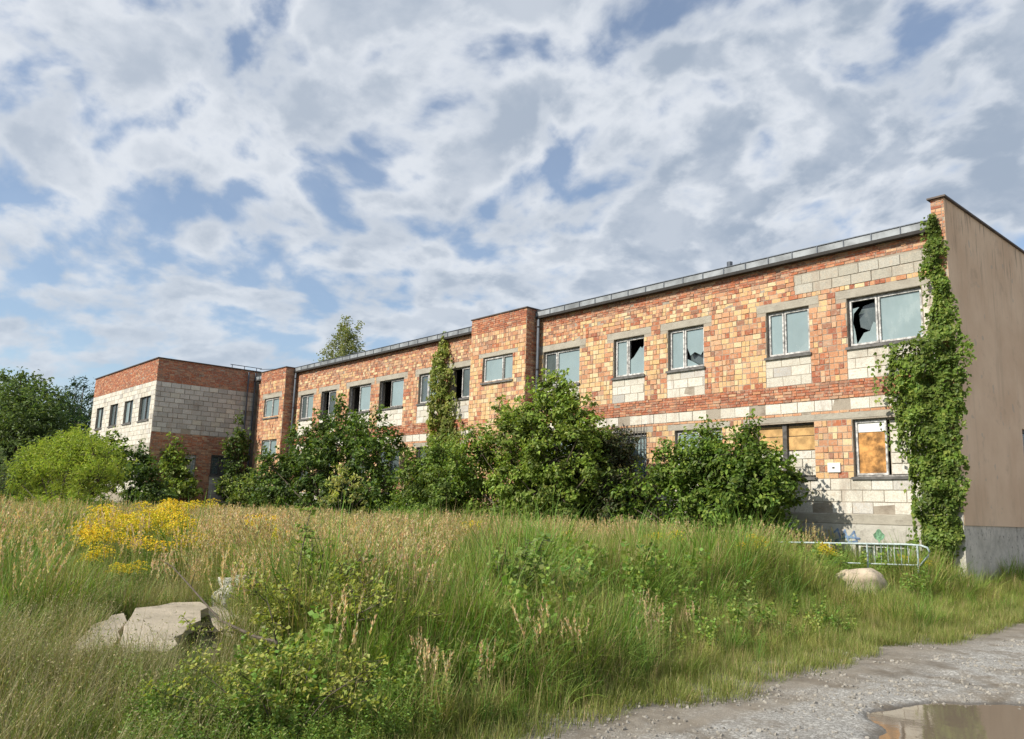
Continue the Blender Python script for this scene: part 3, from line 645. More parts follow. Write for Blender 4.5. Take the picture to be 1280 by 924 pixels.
slab(tilt([(-7.08, 2.17, .43), (-6.96, 2.28, .42), (-6.98, 2.42, .42), (-6.90, 2.52, .415), (-7.12, 2.68, .44), (-7.38, 2.74, .455), (-7.5, 2.86, .47), (-7.85, 3.05, .49), (-8.02, 3.22, .49), (-8.5, 3.40, .50), (-8.66, 3.55, .495), (-8.98, 3.58, .50), (-9.02, 3.3, .515), (-8.88, 3.1, .515), (-8.82, 2.86, .51), (-8.42, 2.70, .51), (-8.0, 2.51, .505), (-7.82, 2.46, .49), (-7.5, 2.34, .465)], .41, -7.0, .062), .085)
slab([(-8.2, 3.42, .40), (-7.9, 3.50, .36), (-8.3, 3.85, .38), (-8.9, 4.05, .42), (-9.3, 3.95, .46), (-9.0, 3.66, .46)], .06)
# ------------------------------------------------------------------ foliage tools
rng = np.random.default_rng(4)
def unit(v): return v/np.maximum(np.linalg.norm(v, axis=1, keepdims=True), 1e-6)
def leaf_mesh(name, C, N, size, cols, parent=None, m='leaf', aspect=.62, droop=.3, link=True, cvar=.16, k=None):
    """two-facet folded leaves: centre C, facing N, mean size, list of base colours"""
    n = len(C); N = unit(N); t = unit(np.cross(N, rng.normal(size=(n, 3)))); t[:, 2] -= droop; t = unit(t-N*np.sum(t*N, 1, keepdims=True)); b = np.cross(N, t)
    s = (size*rng.uniform(.65, 1.3, n))[:, None]; w_ = s*aspect*.5; fold = N*s*.14
    base = C-t*s*.5; tip = C+t*s*.5-N*s*.10; sh = t*s*.08
    V = np.stack([base, C+b*w_+fold-sh, tip, C-b*w_+fold-sh], 1).reshape(-1, 3); i = np.arange(n)*4
    F = np.concatenate([np.stack([i, i+1, i+2], 1), np.stack([i, i+2, i+3], 1)])
    cc = np.array(cols)[rng.integers(0, len(cols), n)]*rng.uniform(1-cvar, 1+cvar, (n, 1))*rng.uniform(.93, 1.07, (n, 3))
    if k is not None: cc = cc*k[:, None]
    return np_mesh(name, V, F, M[m], np.concatenate([cc, cc]), parent, link)
def crown(lobes, leaf, dens=3.2, clump=.22, shoots=1.):
    C, N, cl, K = [], [], [], []; zt = max(l_[2]+l_[3] for l_ in lobes); zb = min(l_[2] for l_ in lobes)
    for (x, y, z, r) in lobes:
        k = max(5, int(26*r**1.3)) if clump < .3 else max(6, int(20*r/clump*.5))
        total = dens*math.pi*r*r/(leaf*leaf*.45); per = max(6, int(total/k))
        d = unit(rng.normal(size=(k, 3))); rad = r*rng.uniform(.35, 1.05, (k, 1))**.6; cc = np.array([x, y, z])+d*rad*np.array([1, 1, .95])
        cs = min(clump, r*.55)
        for q, dd in zip(cc, d):
            p_ = max(4, int(per*rng.uniform(.4, 1.5))); c_ = cs*rng.uniform(.6, 1.3)
            off = rng.normal(size=(p_, 3))*c_*.55*np.array([1, 1, .65]); C.append(q+off); N.append(off/c_*.5+dd*.6+np.array([-.15, -.35, .75])+rng.normal(size=(p_, 3))*.45)
            K.append(np.full(p_, rng.uniform(.5, 1.4)))
        cl += [tuple(q) for q in cc]
        if z > zb+(zt-zb)*.25 and shoots:      # long young shoots standing out of the crown
            for _ in range(int(3*shoots+5*r)):
                dv = unit(np.array([[rng.normal()*(.55 if shoots < 3 else .35), rng.normal()*.4-.15, rng.uniform(.4, 1.3)]]))[0]; a0 = np.array([x, y, z])+dv*r*.6; L = r*rng.uniform(.55, 1.0 if shoots < 3 else 1.7)+clump*.6
                m_ = max(8, int(L/leaf*5)); t = rng.uniform(0, 1, (m_, 1)); C.append(a0+dv*L*t+rng.normal(size=(m_, 3))*leaf*(.9-.5*t)); N.append(rng.normal(size=(m_, 3))*.6+np.array([-.1, -.3, .7])); K.append(np.full(m_, rng.uniform(1.0, 1.45)))
                cl.append(tuple(a0+dv*L*.9))
    return np.concatenate(C), np.concatenate(N), cl, np.concatenate(K)
def limbs(mb, base, lobes, r0, rg, clumps=()):
    bx, by, bz = base
    for x, y, z, r in lobes:
        m1 = (bx+(x-bx)*.35+rg.uniform(-.15, .15), by+(y-by)*.35+rg.uniform(-.1, .1), bz+(z-bz)*.5)
        k = r0*rg.uniform(.5, 1); mb.tube([(bx+rg.uniform(-.1, .1), by+rg.uniform(-.1, .1), bz), m1, (x, y, z)], [k, k*.65, k*.25], 5)
    for q in clumps:
        l_ = min(lobes, key=lambda a: (a[0]-q[0])**2+(a[1]-q[1])**2+(a[2]-q[2])**2)
        mb.tube([l_[:3], ((l_[0]+q[0])/2+rg.uniform(-.05, .05), (l_[1]+q[1])/2, (l_[2]+q[2])/2+.04), q], [r0*.25, r0*.16, r0*.07], 4, False)
def plant(name, label, cat, Y, lobes, cols, leaf, base=None, dens=3.2, depth=.7, ymax=18.3, trunk_r=.05, clump=.22, group=None, bark='bark', aspect=.62, droop=.3, trunk=False, seed=1, grow=1.04, shoots=1.):
    rg = random.Random(seed); L = []; dens = dens*1.35
    for x, z, r in lobes:
        r = r*grow
        L.append((x, min(Y+rg.uniform(-.3, .3)*depth, ymax-r*.7), z, r))
        if depth > 0 and r > .3:
            for s in (-1, 1): L.append((x+rg.uniform(-.25, .25)*r, min(Y+s*depth*rg.uniform(.5, 1), ymax-r*.6), z-r*rg.uniform(.1, .5), r*.85))
    cx = base[0] if base else sum(l_[0] for l_ in L)/len(L); byy = base[1] if base else min(Y, ymax-.4)
    gz = float(gh(cx, byy)); rt_ = empty(name, (cx, byy, gz), label, cat, group)
    C, N, cl, K = crown(L, leaf, dens, clump, shoots)
    ok = (C[:, 1] < ymax+.25) & (C[:, 2] > gz+.05); C, N, K = C[ok], N[ok], K[ok]
    leaf_mesh('foliage', C, N, leaf, cols, rt_, aspect=aspect, droop=droop, k=K)['kind'] = 'stuff'
    mb = MB(); hb = gz
    if trunk:
        top = max(L, key=lambda q: q[2]); mb.tube([(cx, byy, gz-.1), ((cx*2+top[0])/3, byy, gz+(top[2]-gz)*.35), (top[0], top[1], top[2])], [trunk_r, trunk_r*.7, trunk_r*.15], 7); mb.build('trunk', M[bark], rt_, smooth=True)
        mb = MB()
        for q in L:
            f = .3+.5*rg.random(); zz = gz+(q[2]-gz)*f; mb.tube([(cx+(top[0]-cx)*f, byy, zz), ((cx+q[0])/2, (byy+q[1])/2, (zz+q[2])/2), q[:3]], [trunk_r*.35, trunk_r*.22, trunk_r*.08], 5)
        limbs(mb, (cx, byy, gz), [], trunk_r, rg); mb.build('limb', M[bark], rt_)
    else:
        limbs(mb, (cx, byy, gz-.05), L, trunk_r, rg, cl[::3]); mb.build('stem', M[bark], rt_)
    return rt_
GM = [(.115,.18,.032), (.15,.22,.04), (.085,.145,.028), (.21,.275,.055)]        # maple greens
GD = [(.065,.115,.028), (.085,.14,.034), (.05,.095,.025), (.12,.175,.04)]        # dark greens
GL = [(.19,.27,.055), (.23,.30,.065), (.15,.22,.05), (.26,.32,.08)]           # light greens
GY = [(.34,.37,.08), (.29,.34,.07), (.38,.38,.11), (.24,.30,.06)]
plant('maple_bush', 'broad green maple bush before the boarded ground floor window', 'bush', 17.5,
      [(-12.83,2.73,.65),(-11.96,3.12,.5),(-11.96,3.62,.28),(-10.93,3.2,.42),(-10.81,3.75,.18),(-10.73,2.51,.65),(-10.05,2.3,.40),(-12.71,1.6,.7),(-10.85,1.4,.7),(-10.0,1.3,.4),(-13.61,2.53,.4),(-13.34,3.1,.28),(-14.1,1.4,.5),(-12.0,.95,.7),(-10.2,.9,.6),(-13.6,.95,.6),(-11.2,2.0,.7),(-12.2,2.3,.6),(-14.3,2.0,.5),(-11.5,2.9,.5),(-10.3,2.7,.5)],
      GM, .125, dens=3.2, depth=.55, seed=2)
plant('elder_bush', 'dull brownish green bush beside the barred window', 'bush', 17.6,
      [(-16.18,3.54,.42),(-15.4,3.05,.5),(-16.32,2.59,.6),(-14.95,2.4,.43),(-15.69,1.67,.7),(-16.79,1.6,.6),(-17.3,2.3,.4),(-15.5,.95,.7),(-16.8,.95,.6),(-15.0,3.5,.3),(-14.6,1.9,.6),(-16.0,3.2,.5),(-14.5,1.0,.6)],
      [(.07,.09,.04), (.09,.10,.045), (.05,.08,.035), (.10,.09,.05)], .10, dens=3., seed=3)
plant('young_maple', 'tall bright green maple in front of the projecting brick bay', 'tree', 16.8,
      [(-16.71,5.12,.40),(-16.2,4.37,.62),(-17.37,4.62,.5),(-15.41,3.8,.42),(-18.04,3.88,.6),(-16.66,3.46,.9),(-18.79,4.29,.36),(-19.51,4.85,.22),(-19.6,3.5,.6),(-18.17,2.55,.9),(-16.15,2.31,.8),(-20.0,2.5,.6),(-15.24,2.8,.4),(-19.04,1.58,.7),(-17.05,5.45,.18),(-18.5,1.2,.9),(-16.4,1.2,.9),(-20.0,1.4,.8),(-17.2,2.4,.8),(-18.6,4.0,.3)],
      [(.18,.26,.05), (.21,.29,.055), (.14,.21,.04), (.26,.32,.07)], .13, dens=3.1, trunk_r=.07, seed=4)
plant('bramble_thicket', 'light green thicket at the foot of the hanging creeper', 'bush', 16.2,
      [(-19.97,3.2,.42),(-21.18,2.7,.6),(-22.47,2.2,.6),(-20.5,1.9,.8),(-23.12,1.7,.5),(-23.81,1.4,.4),(-20.01,3.85,.2),(-21.95,1.5,.6),(-21.0,.9,.8),(-23.2,.9,.7),(-21.4,3.4,.4),(-22.6,2.9,.4)], GL+GM, .12, dens=3., seed=5)
plant('maple_bush', 'big dark green maple bush left of the creeper column', 'bush', 16.2,
      [(-28.34,4.9,.45),(-29.84,4.15,.7),(-27.33,4.05,.75),(-25.92,4.15,.55),(-25.01,3.29,.62),(-31.79,3.4,.72),(-33.97,2.9,.6),(-29.01,2.92,1.15),(-26.29,2.58,1.1),(-31.6,2.29,.95),(-28.11,5.45,.2),(-26.0,4.96,.22),(-24.39,2.29,.5),(-30,1.3,1.1),(-27,1.3,1.1),(-33,1.3,.9),(-24.8,1.2,.8)],
      GD+GM[:2], .16, dens=2.8, trunk_r=.06, depth=1.0, seed=6)
plant('pale_sapling', 'small pale yellow green sapling before the dark maple bush', 'sapling', 12.5,
      [(-21.4,2.37,.2),(-22.07,2.1,.22),(-20.7,2.15,.2),(-22.4,1.77,.22),(-20.87,1.75,.2),(-20.2,1.6,.16),(-21.58,1.9,.18)], [(.33,.37,.12), (.27,.33,.09), (.38,.40,.16)], .14, dens=1.7, depth=.2, trunk_r=.02, aspect=.4, droop=.9, seed=7)
plant('slender_tree', 'slim young tree against the shaded wing wall', 'tree', 14.9,
      [(-42.3,3.86,.38),(-41.84,3.04,.58),(-42.0,2.24,.7),(-40.23,2.24,.47),(-43.4,2.66,.42),(-41.91,4.46,.25)], GM+GL, .2, dens=2.8, ymax=17, trunk_r=.05, seed=8)
plant('creeper_bush', 'dark climbing bush in the corner between wing and bay', 'bush', 17.6,
      [(-40.9,4.9,.36),(-41.2,4.2,.5),(-41.1,3.17,.6),(-39.9,2.36,.6),(-41.2,5.8,.22),(-41.44,2.4,.58)], GD, .17, dens=3., depth=.4, seed=9)
plant('hazel_bush', 'grey green bush hiding the foot of the left bay', 'bush', 17.0,
      [(-36.0,2.6,.5),(-37.17,2.1,.6),(-35.04,1.9,.64),(-38.9,1.7,.55),(-39.6,2.3,.35)], GL+GD, .16, dens=2.6, seed=10)
plant('round_bush', 'dark round bush between the willow and the wing corner', 'bush', 11.5,
      [(-37.94,3.0,.7),(-35.9,2.5,.55),(-36.52,1.9,.75),(-34.6,1.8,.47)], GD, .17, dens=3., seed=11)
plant('willow_bush', 'feathery light green willow bush at the left', 'bush', 7.5,
      [(-31.31,2.8,.5),(-31.6,3.5,.28),(-33.8,3.1,.25),(-28.9,3.0,.25),(-33.31,2.3,.7),(-29.4,2.35,.68),(-36.0,2.1,.75),(-27.8,2.1,.5),(-30.8,1.7,.95),(-37.6,1.7,.68),(-31.01,3.35,.35),(-32.2,3.1,.45),(-30.0,3.0,.4),(-35.0,2.9,.42),(-33.0,1.4,.8),(-28.6,1.4,.6)],
      [(.25,.33,.06), (.30,.38,.075), (.21,.29,.05), (.34,.40,.10)], .13, dens=3.3, aspect=.22, droop=-.4, clump=.18, seed=12, shoots=5, grow=.86)
plant('dense_bush', 'dense green bush behind the willow below the white block wing', 'bush', 10.5,
      [(-41.29,3.75,.6),(-38.0,3.6,.6),(-45.0,3.5,.72),(-37.3,3.0,.6),(-41.0,2.6,1.0),(-45.5,2.3,1.0)], GM, .2, dens=2.6, seed=13)
plant('grey_willow_bush', 'low grey green bush at the left edge of the field', 'bush', 8.0,
      [(-44.5,2.3,.9),(-48.5,2.2,1.0),(-52.5,2.5,1.3),(-41.0,1.9,.8)], [(.11,.16,.075), (.14,.18,.09), (.09,.14,.06)], .2, dens=2.6, aspect=.35, seed=14)
plant('deciduous_tree', 'large grey green tree at the left edge behind the field', 'tree', 14,
      [(-79.15,10.2,1.1),(-71.5,8.9,1.15),(-81.12,8.3,2.1),(-69.3,6.9,1.6),(-76.51,6.12,2.5),(-65.9,4.9,1.4),(-81.69,4.28,2.3),(-69.31,3.41,1.7),(-76.58,11.0,.5),(-63.0,3.3,.88),(-88,6,2.6),(-73.5,8,1.5)],
      [(.10,.15,.05), (.12,.17,.06), (.08,.125,.045)], .36, dens=3.0, ymax=40, clump=.5, trunk_r=.25, depth=1.6, trunk=True, aspect=.45, seed=15)
plant('pine_tree', 'dark pine tree between the grey green tree and the wing', 'tree', 20,
      [(-83.48,11.06,.7),(-88.69,9.91,1.0),(-78.92,9.58,.75),(-83.67,8.42,1.7),(-89.06,7.55,1.7),(-77.05,8.03,.95),(-93.38,9.82,.8),(-78.96,6.3,1.5),(-81.63,11.9,.3),(-84,5,2.2),(-77.5,4.5,1.6),(-76.5,6.5,1.0),(-90,5,2.2)],
      [(.035,.075,.032), (.045,.09,.035), (.03,.06,.03)], .36, dens=3.6, ymax=40, clump=.4, trunk_r=.22, depth=1.4, trunk=True, aspect=.16, seed=16)
plant('birch_tree', 'slim birch top rising behind the long roof', 'tree', 27,
      [(-47.28,13.87,.25),(-47.5,13.19,.42),(-46.38,12.48,.48),(-47.91,12.3,.55),(-46.24,11.38,.7),(-48.88,11.54,.5),(-46.69,10.6,.89),(-45.87,13.22,.2),(-47.5,9.6,1.1),(-46.2,8.6,1.0)],
      [(.20,.23,.09), (.24,.27,.11), (.16,.20,.075)], .15, dens=1.7, ymax=60, clump=.3, trunk_r=.12, depth=.5, trunk=True, bark='birchbark', seed=17)
# distant trees past the wing, so the field does not end in bare ground
for i, (x, y, h) in enumerate([(-105, 8, 7), (-112, 20, 9), (-118, -2, 8), (-98, 30, 9), (-125, -16, 8), (-100, -6, 4.5)]):
    plant('field_tree', ['round topped tree on the far field edge', 'distant tree behind the grey green tree', 'distant tree beyond the left field', 'distant tree behind the wing', 'distant tree far out at the left', 'low bushy tree beyond the left field'][i], 'tree', y,
          [(x+rnd.uniform(-2.5, 2.5), h*rnd.uniform(.3, .9), h*rnd.uniform(.2, .3)) for _ in range(9)], GM+GD, .6, dens=2., ymax=60, clump=.7, trunk_r=.25, depth=2.5, trunk=True, seed=40+i)

# --- creepers on the walls
def creeper(name, label, tab, Y0, cols, leaf, n, base, th=(.1, .35)):
    rt_ = empty(name, base, label, 'creeper'); zs = np.array([t[0] for t in tab]); o_ = np.argsort(zs); zs = zs[o_]; xl = np.array([t[1] for t in tab])[o_]; xr = np.array([t[2] for t in tab])[o_]
    wdt = xr-xl; zz = np.linspace(zs[0], zs[-1], 400); pr = np.interp(zz, zs, wdt); pr /= pr.sum(); z = rng.choice(zz, n, p=pr)+rng.uniform(-.02, .02, n); ph_ = rng.uniform(0, 1, n)
    L_, R_ = np.interp(z, zs, xl), np.interp(z, zs, xr); nn = vnoise(z*0, z, 2.2, 7)-.5; u = rng.beta(1.15, 1.15, n); x = L_+(R_-L_)*u+nn*.2; x += (vnoise(x*3, z, 3.1, 19)-.5)*.35*(np.abs(u-.5)*2)**2; z = z-ph_**3*.22*(vnoise(x, z, 6, 5) > .5)
    bulge = np.sqrt(np.clip(1-(2*u-1)**2, 0, 1)); t_ = th[0]+(th[1]-th[0])*vnoise(x, z, 2.6, 8)
    t_ = t_*(.45+1.1*vnoise(x, z, 4.5, 18)); d = bulge*t_*rng.uniform(.45, 1.15, n)*np.clip((R_-L_)/.8, .5, 1.2); C = np.stack([x, Y0-d, z], 1)
    N = np.stack([(u-.5)*1.3, -np.ones(n)*.9, .55+rng.normal(size=n)*.3], 1)+rng.normal(size=(n, 3))*.38
    N += np.stack([(vnoise(x, z, 5, 3)-.5)*1.4, z*0, (vnoise(x, z, 5, 4)-.5)*1.2], 1)
    m_ = n//14; zr = rng.choice(z, m_); side = -rng.uniform(0, 1, m_)**2*.30+rng.integers(0, 2, m_)*.22; w0_ = np.interp(zr, zs, xr)-np.interp(zr, zs, xl)
    xr_ = np.where(side < 0, np.interp(zr, zs, xl)+side*w0_*(vnoise(zr*0, zr, 1.7, 55) > .4), np.interp(zr, zs, xr)+side*w0_); keep = (xr_ < -6.6) | (xr_ < -15)
    C = np.concatenate([C, np.stack([xr_, np.full(m_, Y0-.05)+rng.uniform(-.05, .02, m_), zr+rng.uniform(-.1, .1, m_)], 1)[keep]]); N = np.concatenate([N, rng.normal(size=(int(keep.sum()), 3))*.4+np.array([0, -1, .4])])
    kk = .62+.75*vnoise(C[:, 0]*1.3, C[:, 2], 3.3, 77)
    leaf_mesh('foliage', C, N, leaf, cols, rt_, droop=1.1, aspect=.75, k=kk)['kind'] = 'stuff'
    mb = MB(); rg = random.Random(3)
    for k in range(4):
        pts = [(base[0]+rg.uniform(-.15, .15), Y0-.03, base[2])]
        for zq in np.linspace(base[2]+.6, zs[-1]-.1*k, 9): pts.append((float(np.interp(zq, zs, (xl+xr)/2))+rg.uniform(-.12, .12), Y0-.03, float(zq)))
        mb.tube(pts, [.025-.002*i for i in range(len(pts))], 5)
    mb.build('stem', M['bark'], rt_); return rt_
GI = [(.13,.20,.035), (.165,.235,.045), (.10,.16,.033), (.21,.27,.06)]
creeper('wall_creeper', 'thick green creeper climbing the brick corner beside the brown gable', [(8.56,-6.9,-6.72),(8.15,-6.97,-6.6),(7.01,-6.95,-6.5),(6.1,-6.98,-6.42),(5.72,-7.1,-6.36),(5.62,-7.72,-6.3),(5.11,-7.86,-6.2),(4.36,-7.83,-6.24),(3.63,-7.72,-6.34),(3.09,-7.56,-6.37),(2.55,-7.45,-6.44),(1.86,-7.54,-6.51),(1.0,-7.45,-6.62),(.35,-7.4,-6.7)], 18.72, GI, .095, 13000, (-7.0, 18.65, .25), (.12, .40))
creeper('wall_creeper', 'yellowish green creeper column between two upper windows left of the bay', [(8.55,-25.5,-25.35),(8.01,-25.55,-25.15),(7.48,-25.8,-25.0),(6.51,-25.9,-24.75),(5.22,-25.95,-24.5),(3.95,-25.81,-24.0),(2.71,-26.1,-23.6),(1.0,-26.4,-23.4)], 18.95, [(.22,.27,.055), (.26,.30,.07), (.18,.23,.045), (.31,.31,.09)],   .13, 7500, (-25.2, 18.9, .3), (.15, .5))

# ------------------------------------------------------------------ grass and weeds
class Blades:
    def __init__(s): s.V = []; s.F = []; s.C = []
    def blade(s, p, yw, lean, L, w0, c0, c1, n=4, curl=1.6, tw=0.):
        p = np.array(p, float); d = np.array([math.cos(yw), math.sin(yw)]); q = np.array([-d[1], d[0]])*1.; i0 = len(s.V); h = 0; x = 0; a = lean*.3
        for k in range(n+1):
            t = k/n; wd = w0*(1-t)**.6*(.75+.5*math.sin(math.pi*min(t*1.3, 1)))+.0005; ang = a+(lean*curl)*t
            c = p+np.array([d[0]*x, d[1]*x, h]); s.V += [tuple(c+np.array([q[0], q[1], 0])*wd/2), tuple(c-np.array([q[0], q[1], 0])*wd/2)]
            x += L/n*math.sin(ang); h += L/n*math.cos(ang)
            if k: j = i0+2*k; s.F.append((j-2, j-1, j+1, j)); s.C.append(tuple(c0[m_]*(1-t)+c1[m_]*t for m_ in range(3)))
        return c
    def quad(s, c, d, L, w_, col):
        d = np.array(d)/max(np.linalg.norm(d), 1e-6); q = np.cross(d, rng.normal(size=3)); q /= max(np.linalg.norm(q), 1e-6); i = len(s.V); c = np.array(c)
        s.V += [tuple(c), tuple(c+d*L*.5+q*w_/2), tuple(c+d*L), tuple(c+d*L*.5-q*w_/2)]; s.F.append((i, i+1, i+2, i+3)); s.C.append(col)
    def obj(s, name, m='grass', parent=None, link=False): return np_mesh(name, s.V, s.F, M[m], np.array(s.C), parent, link)
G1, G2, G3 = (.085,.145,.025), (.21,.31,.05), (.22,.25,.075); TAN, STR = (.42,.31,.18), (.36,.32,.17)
br2 = random.Random(9); U = br2.uniform
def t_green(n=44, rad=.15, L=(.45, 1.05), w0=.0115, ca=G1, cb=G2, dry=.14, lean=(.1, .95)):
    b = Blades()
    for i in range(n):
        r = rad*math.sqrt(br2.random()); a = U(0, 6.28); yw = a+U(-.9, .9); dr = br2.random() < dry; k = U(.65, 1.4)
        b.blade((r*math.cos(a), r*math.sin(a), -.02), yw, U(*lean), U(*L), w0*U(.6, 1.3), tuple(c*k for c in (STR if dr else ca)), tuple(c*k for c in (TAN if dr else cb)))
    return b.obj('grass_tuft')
def t_feather(n=9, rad=.16, H=(.80, 1.12)):
    b = Blades()
    for i in range(26):
        r = rad*math.sqrt(br2.random()); a = U(0, 6.28); b.blade((r*math.cos(a), r*math.sin(a), -.02), a+U(-1, 1), U(.1, .6), U(.4, .8), .007*U(.7, 1.2), (.16,.17,.06), (.27,.26,.10))
    for i in range(n):
        r = rad*math.sqrt(br2.random()); a = U(0, 6.28); yw = U(0, 6.28) if br2.random() < .5 else U(-.6, .9); h = U(*H); ln = U(.04, .2)
        tip = b.blade((r*math.cos(a), r*math.sin(a), -.02), yw, ln, h, .0035, (.30,.27,.12), (.48,.38,.21), 5, 1.2)
        d = np.array([math.cos(yw)*math.sin(ln*1.5), math.sin(yw)*math.sin(ln*1.5), math.cos(ln*1.5)]); k = U(.8, 1.2); col = tuple(c*k for c in (.56,.455,.275)); pl_ = U(.16, .26)
        for j in range(26):
            t = br2.random(); o = tip-d*pl_*t+np.array([d[0], d[1], 0])*.05*(1-t); sd = np.array([U(-1, 1), U(-1, 1), U(.6, 1.6)])+d*.8
            b.quad(o, sd, U(.025, .055)*(1.1-.5*abs(t-.6)), .012, tuple(c*U(.8, 1.2) for c in col))
    return b.obj('feather_tuft')
def t_dry():
    b = Blades()
    for i in range(60):
        r = .2*math.sqrt(br2.random()); a = U(0, 6.28); k = U(.6, 1.25); col = tuple(c*k for c in br2.choice([(.27,.23,.13), (.38,.33,.18), (.18,.24,.06), (.24,.30,.08), (.42,.38,.22)]))
        tip = b.blade((r*math.cos(a), r*math.sin(a), -.02), U(0, 6.28), U(.2, 1.0), U(.25, .6), .004, tuple(c*.8 for c in col), col, 4, 1.5)
        for j in range(1): b.quad(tip+np.array([U(-.03, .03), U(-.03, .03), U(-.04, .02)]), (U(-1, 1), U(-1, 1), U(0, 1)), .02, .008, col)
    return b.obj('dry_tuft')
def t_weed(h=.6, cols=((.15,.23,.045), (.19,.27,.06)), leaf=.09, n=5, wd=.16):
    b = Blades()
    for s_ in range(n):
        a = U(0, 6.28); r = .12*math.sqrt(br2.random()); hh = h*U(.7, 1.15); ln = U(0, .2); yw = U(0, 6.28)
        base = np.array([r*math.cos(a), r*math.sin(a), 0]); b.blade(base, yw, ln, hh, .006, (.13,.14,.05), cols[0], 4, 1)
        for j in range(int(hh*60)):
            t = (j+1)/(hh*60); p = base+np.array([math.cos(yw)*math.sin(ln*t), math.sin(yw)*math.sin(ln*t), 0])*hh*t+np.array([0, 0, hh*t*math.cos(ln*.6)]); an = j*2.4
            b.quad(p, (math.cos(an), math.sin(an), U(.1, .7)), leaf*U(.7, 1.1)*(1.1-.5*t), leaf*wd*1.6, tuple(c*U(.8, 1.2) for c in br2.choice(cols)))
    return b.obj('weed_tuft')
def t_short(): return t_green(70, .18, (.10, .26), .005, (.13,.17,.04), (.23,.27,.075), .15, (.1, .9))
def t_pebble(k):
    V = []; F = []; rr = random.Random(k)
    ph = (1+5**.5)/2; ico = [(-1,ph,0),(1,ph,0),(-1,-ph,0),(1,-ph,0),(0,-1,ph),(0,1,ph),(0,-1,-ph),(0,1,-ph),(ph,0,-1),(ph,0,1),(-ph,0,-1),(-ph,0,1)]
    V = [tuple(c*rr.uniform(.35, .6)*(.6 if i == 2 else 1) for i, c in enumerate(v)) for v in ico]
    F = [(0,11,5),(0,5,1),(0,1,7),(0,7,10),(0,10,11),(1,5,9),(5,11,4),(11,10,2),(10,7,6),(7,1,8),(3,9,4),(3,4,2),(3,2,6),(3,6,8),(3,8,9),(4,9,5),(2,4,11),(6,2,10),(8,6,7),(9,8,1)]
    return np_mesh('pebble', V, F, M['pebble'], link=False)
def scatter(name, label, P, templates, smin, smax, sc_mul=None, tilt=.12, cat='grass', zs=(1, 1)):
    n = len(P); me = bpy.data.meshes.new(name); me.vertices.add(n); me.vertices.foreach_set('co', np.asarray(P, np.float32).ravel())
    rot = np.zeros((n, 3), np.float32); rot[:, :2] = rng.normal(size=(n, 2))*tilt; rot[:, 2] = rng.uniform(0, 6.283, n)
    s = rng.uniform(smin, smax, n).astype(np.float32)
    if sc_mul is not None: s = s*sc_mul
    S = np.stack([s, s, s*rng.uniform(zs[0], zs[1], n)], 1).astype(np.float32)
    for nm, arr in (('rot', rot), ('scl', S)):
        a_ = me.attributes.new(nm, 'FLOAT_VECTOR', 'POINT'); a_.data.foreach_set('vector', arr.ravel())
    a_ = me.attributes.new('tid', 'INT', 'POINT'); a_.data.foreach_set('value', rng.integers(0, len(templates), n).astype(np.int32))
    o = bpy.data.objects.new(name, me); COL.objects.link(o); me.materials.append(templates[0].data.materials[0])
    g = bpy.data.node_groups.new(name, 'GeometryNodeTree'); g.interface.new_socket('Geometry', in_out='INPUT', socket_type='NodeSocketGeometry'); g.interface.new_socket('Geometry', in_out='OUTPUT', socket_type='NodeSocketGeometry')
    N_, Lk = g.nodes, g.links; gi, go = N_.new('NodeGroupInput'), N_.new('NodeGroupOutput'); ip = N_.new('GeometryNodeInstanceOnPoints'); jn = N_.new('GeometryNodeJoinGeometry')
    for t in templates:
        oi = N_.new('GeometryNodeObjectInfo'); oi.inputs['Object'].default_value = t; oi.inputs['As Instance'].default_value = True; Lk.new(oi.outputs['Geometry'], jn.inputs[0])
    def at(nm, ty):
        a_ = N_.new('GeometryNodeInputNamedAttribute'); a_.data_type = ty; a_.inputs['Name'].default_value = nm; return a_.outputs['Attribute']
    ip.inputs['Pick Instance'].default_value = True; Lk.new(gi.outputs[0], ip.inputs['Points']); Lk.new(jn.outputs[0], ip.inputs['Instance'])
    Lk.new(at('tid', 'INT'), ip.inputs['Instance Index']); e2r = N_.new('FunctionNodeEulerToRotation'); Lk.new(at('rot', 'FLOAT_VECTOR'), e2r.inputs[0]); Lk.new(e2r.outputs[0], ip.inputs['Rotation'])
    Lk.new(at('scl', 'FLOAT_VECTOR'), ip.inputs['Scale']); Lk.new(ip.outputs[0], go.inputs[0])
    md = o.modifiers.new('scatter', 'NODES'); md.node_group = g
    return tag(o, label, cat, kind='stuff')
def field(n, rmin, rmax, amin=12, amax=84):
    """points in the wedge of field seen past the track edge; angle from +Y towards -X in degrees"""
    r = np.sqrt(rng.uniform(rmin**2, rmax**2, n)); a_ = np.radians(rng.uniform(amin, amax, n)); x = -r*np.sin(a_); y = r*np.cos(a_)
    d = edge_x(y)-x; ok = (d > .25) & ~((y > 18.85) & (x < -6.5)) & ~((x > -53.9) & (x < -42.5) & (y > 13.6))
    slab_ = (x > -9.1) & (x < -6.9) & (y > (2.1-(x+7.0)*.45)-.35) & (y < (2.1-(x+7.0)*.45)+1.0)
    bld = (np.abs(x-(-7.36+(15.6-y)*.45)) < .5) & (y > 14.4) & (y < 15.9)
    ok &= ~slab_ & ~bld; x, y, d = x[ok], y[ok], d[ok]
    return x, y, d
def P3(x, y): return np.stack([x, y, gh(x, y)], 1)
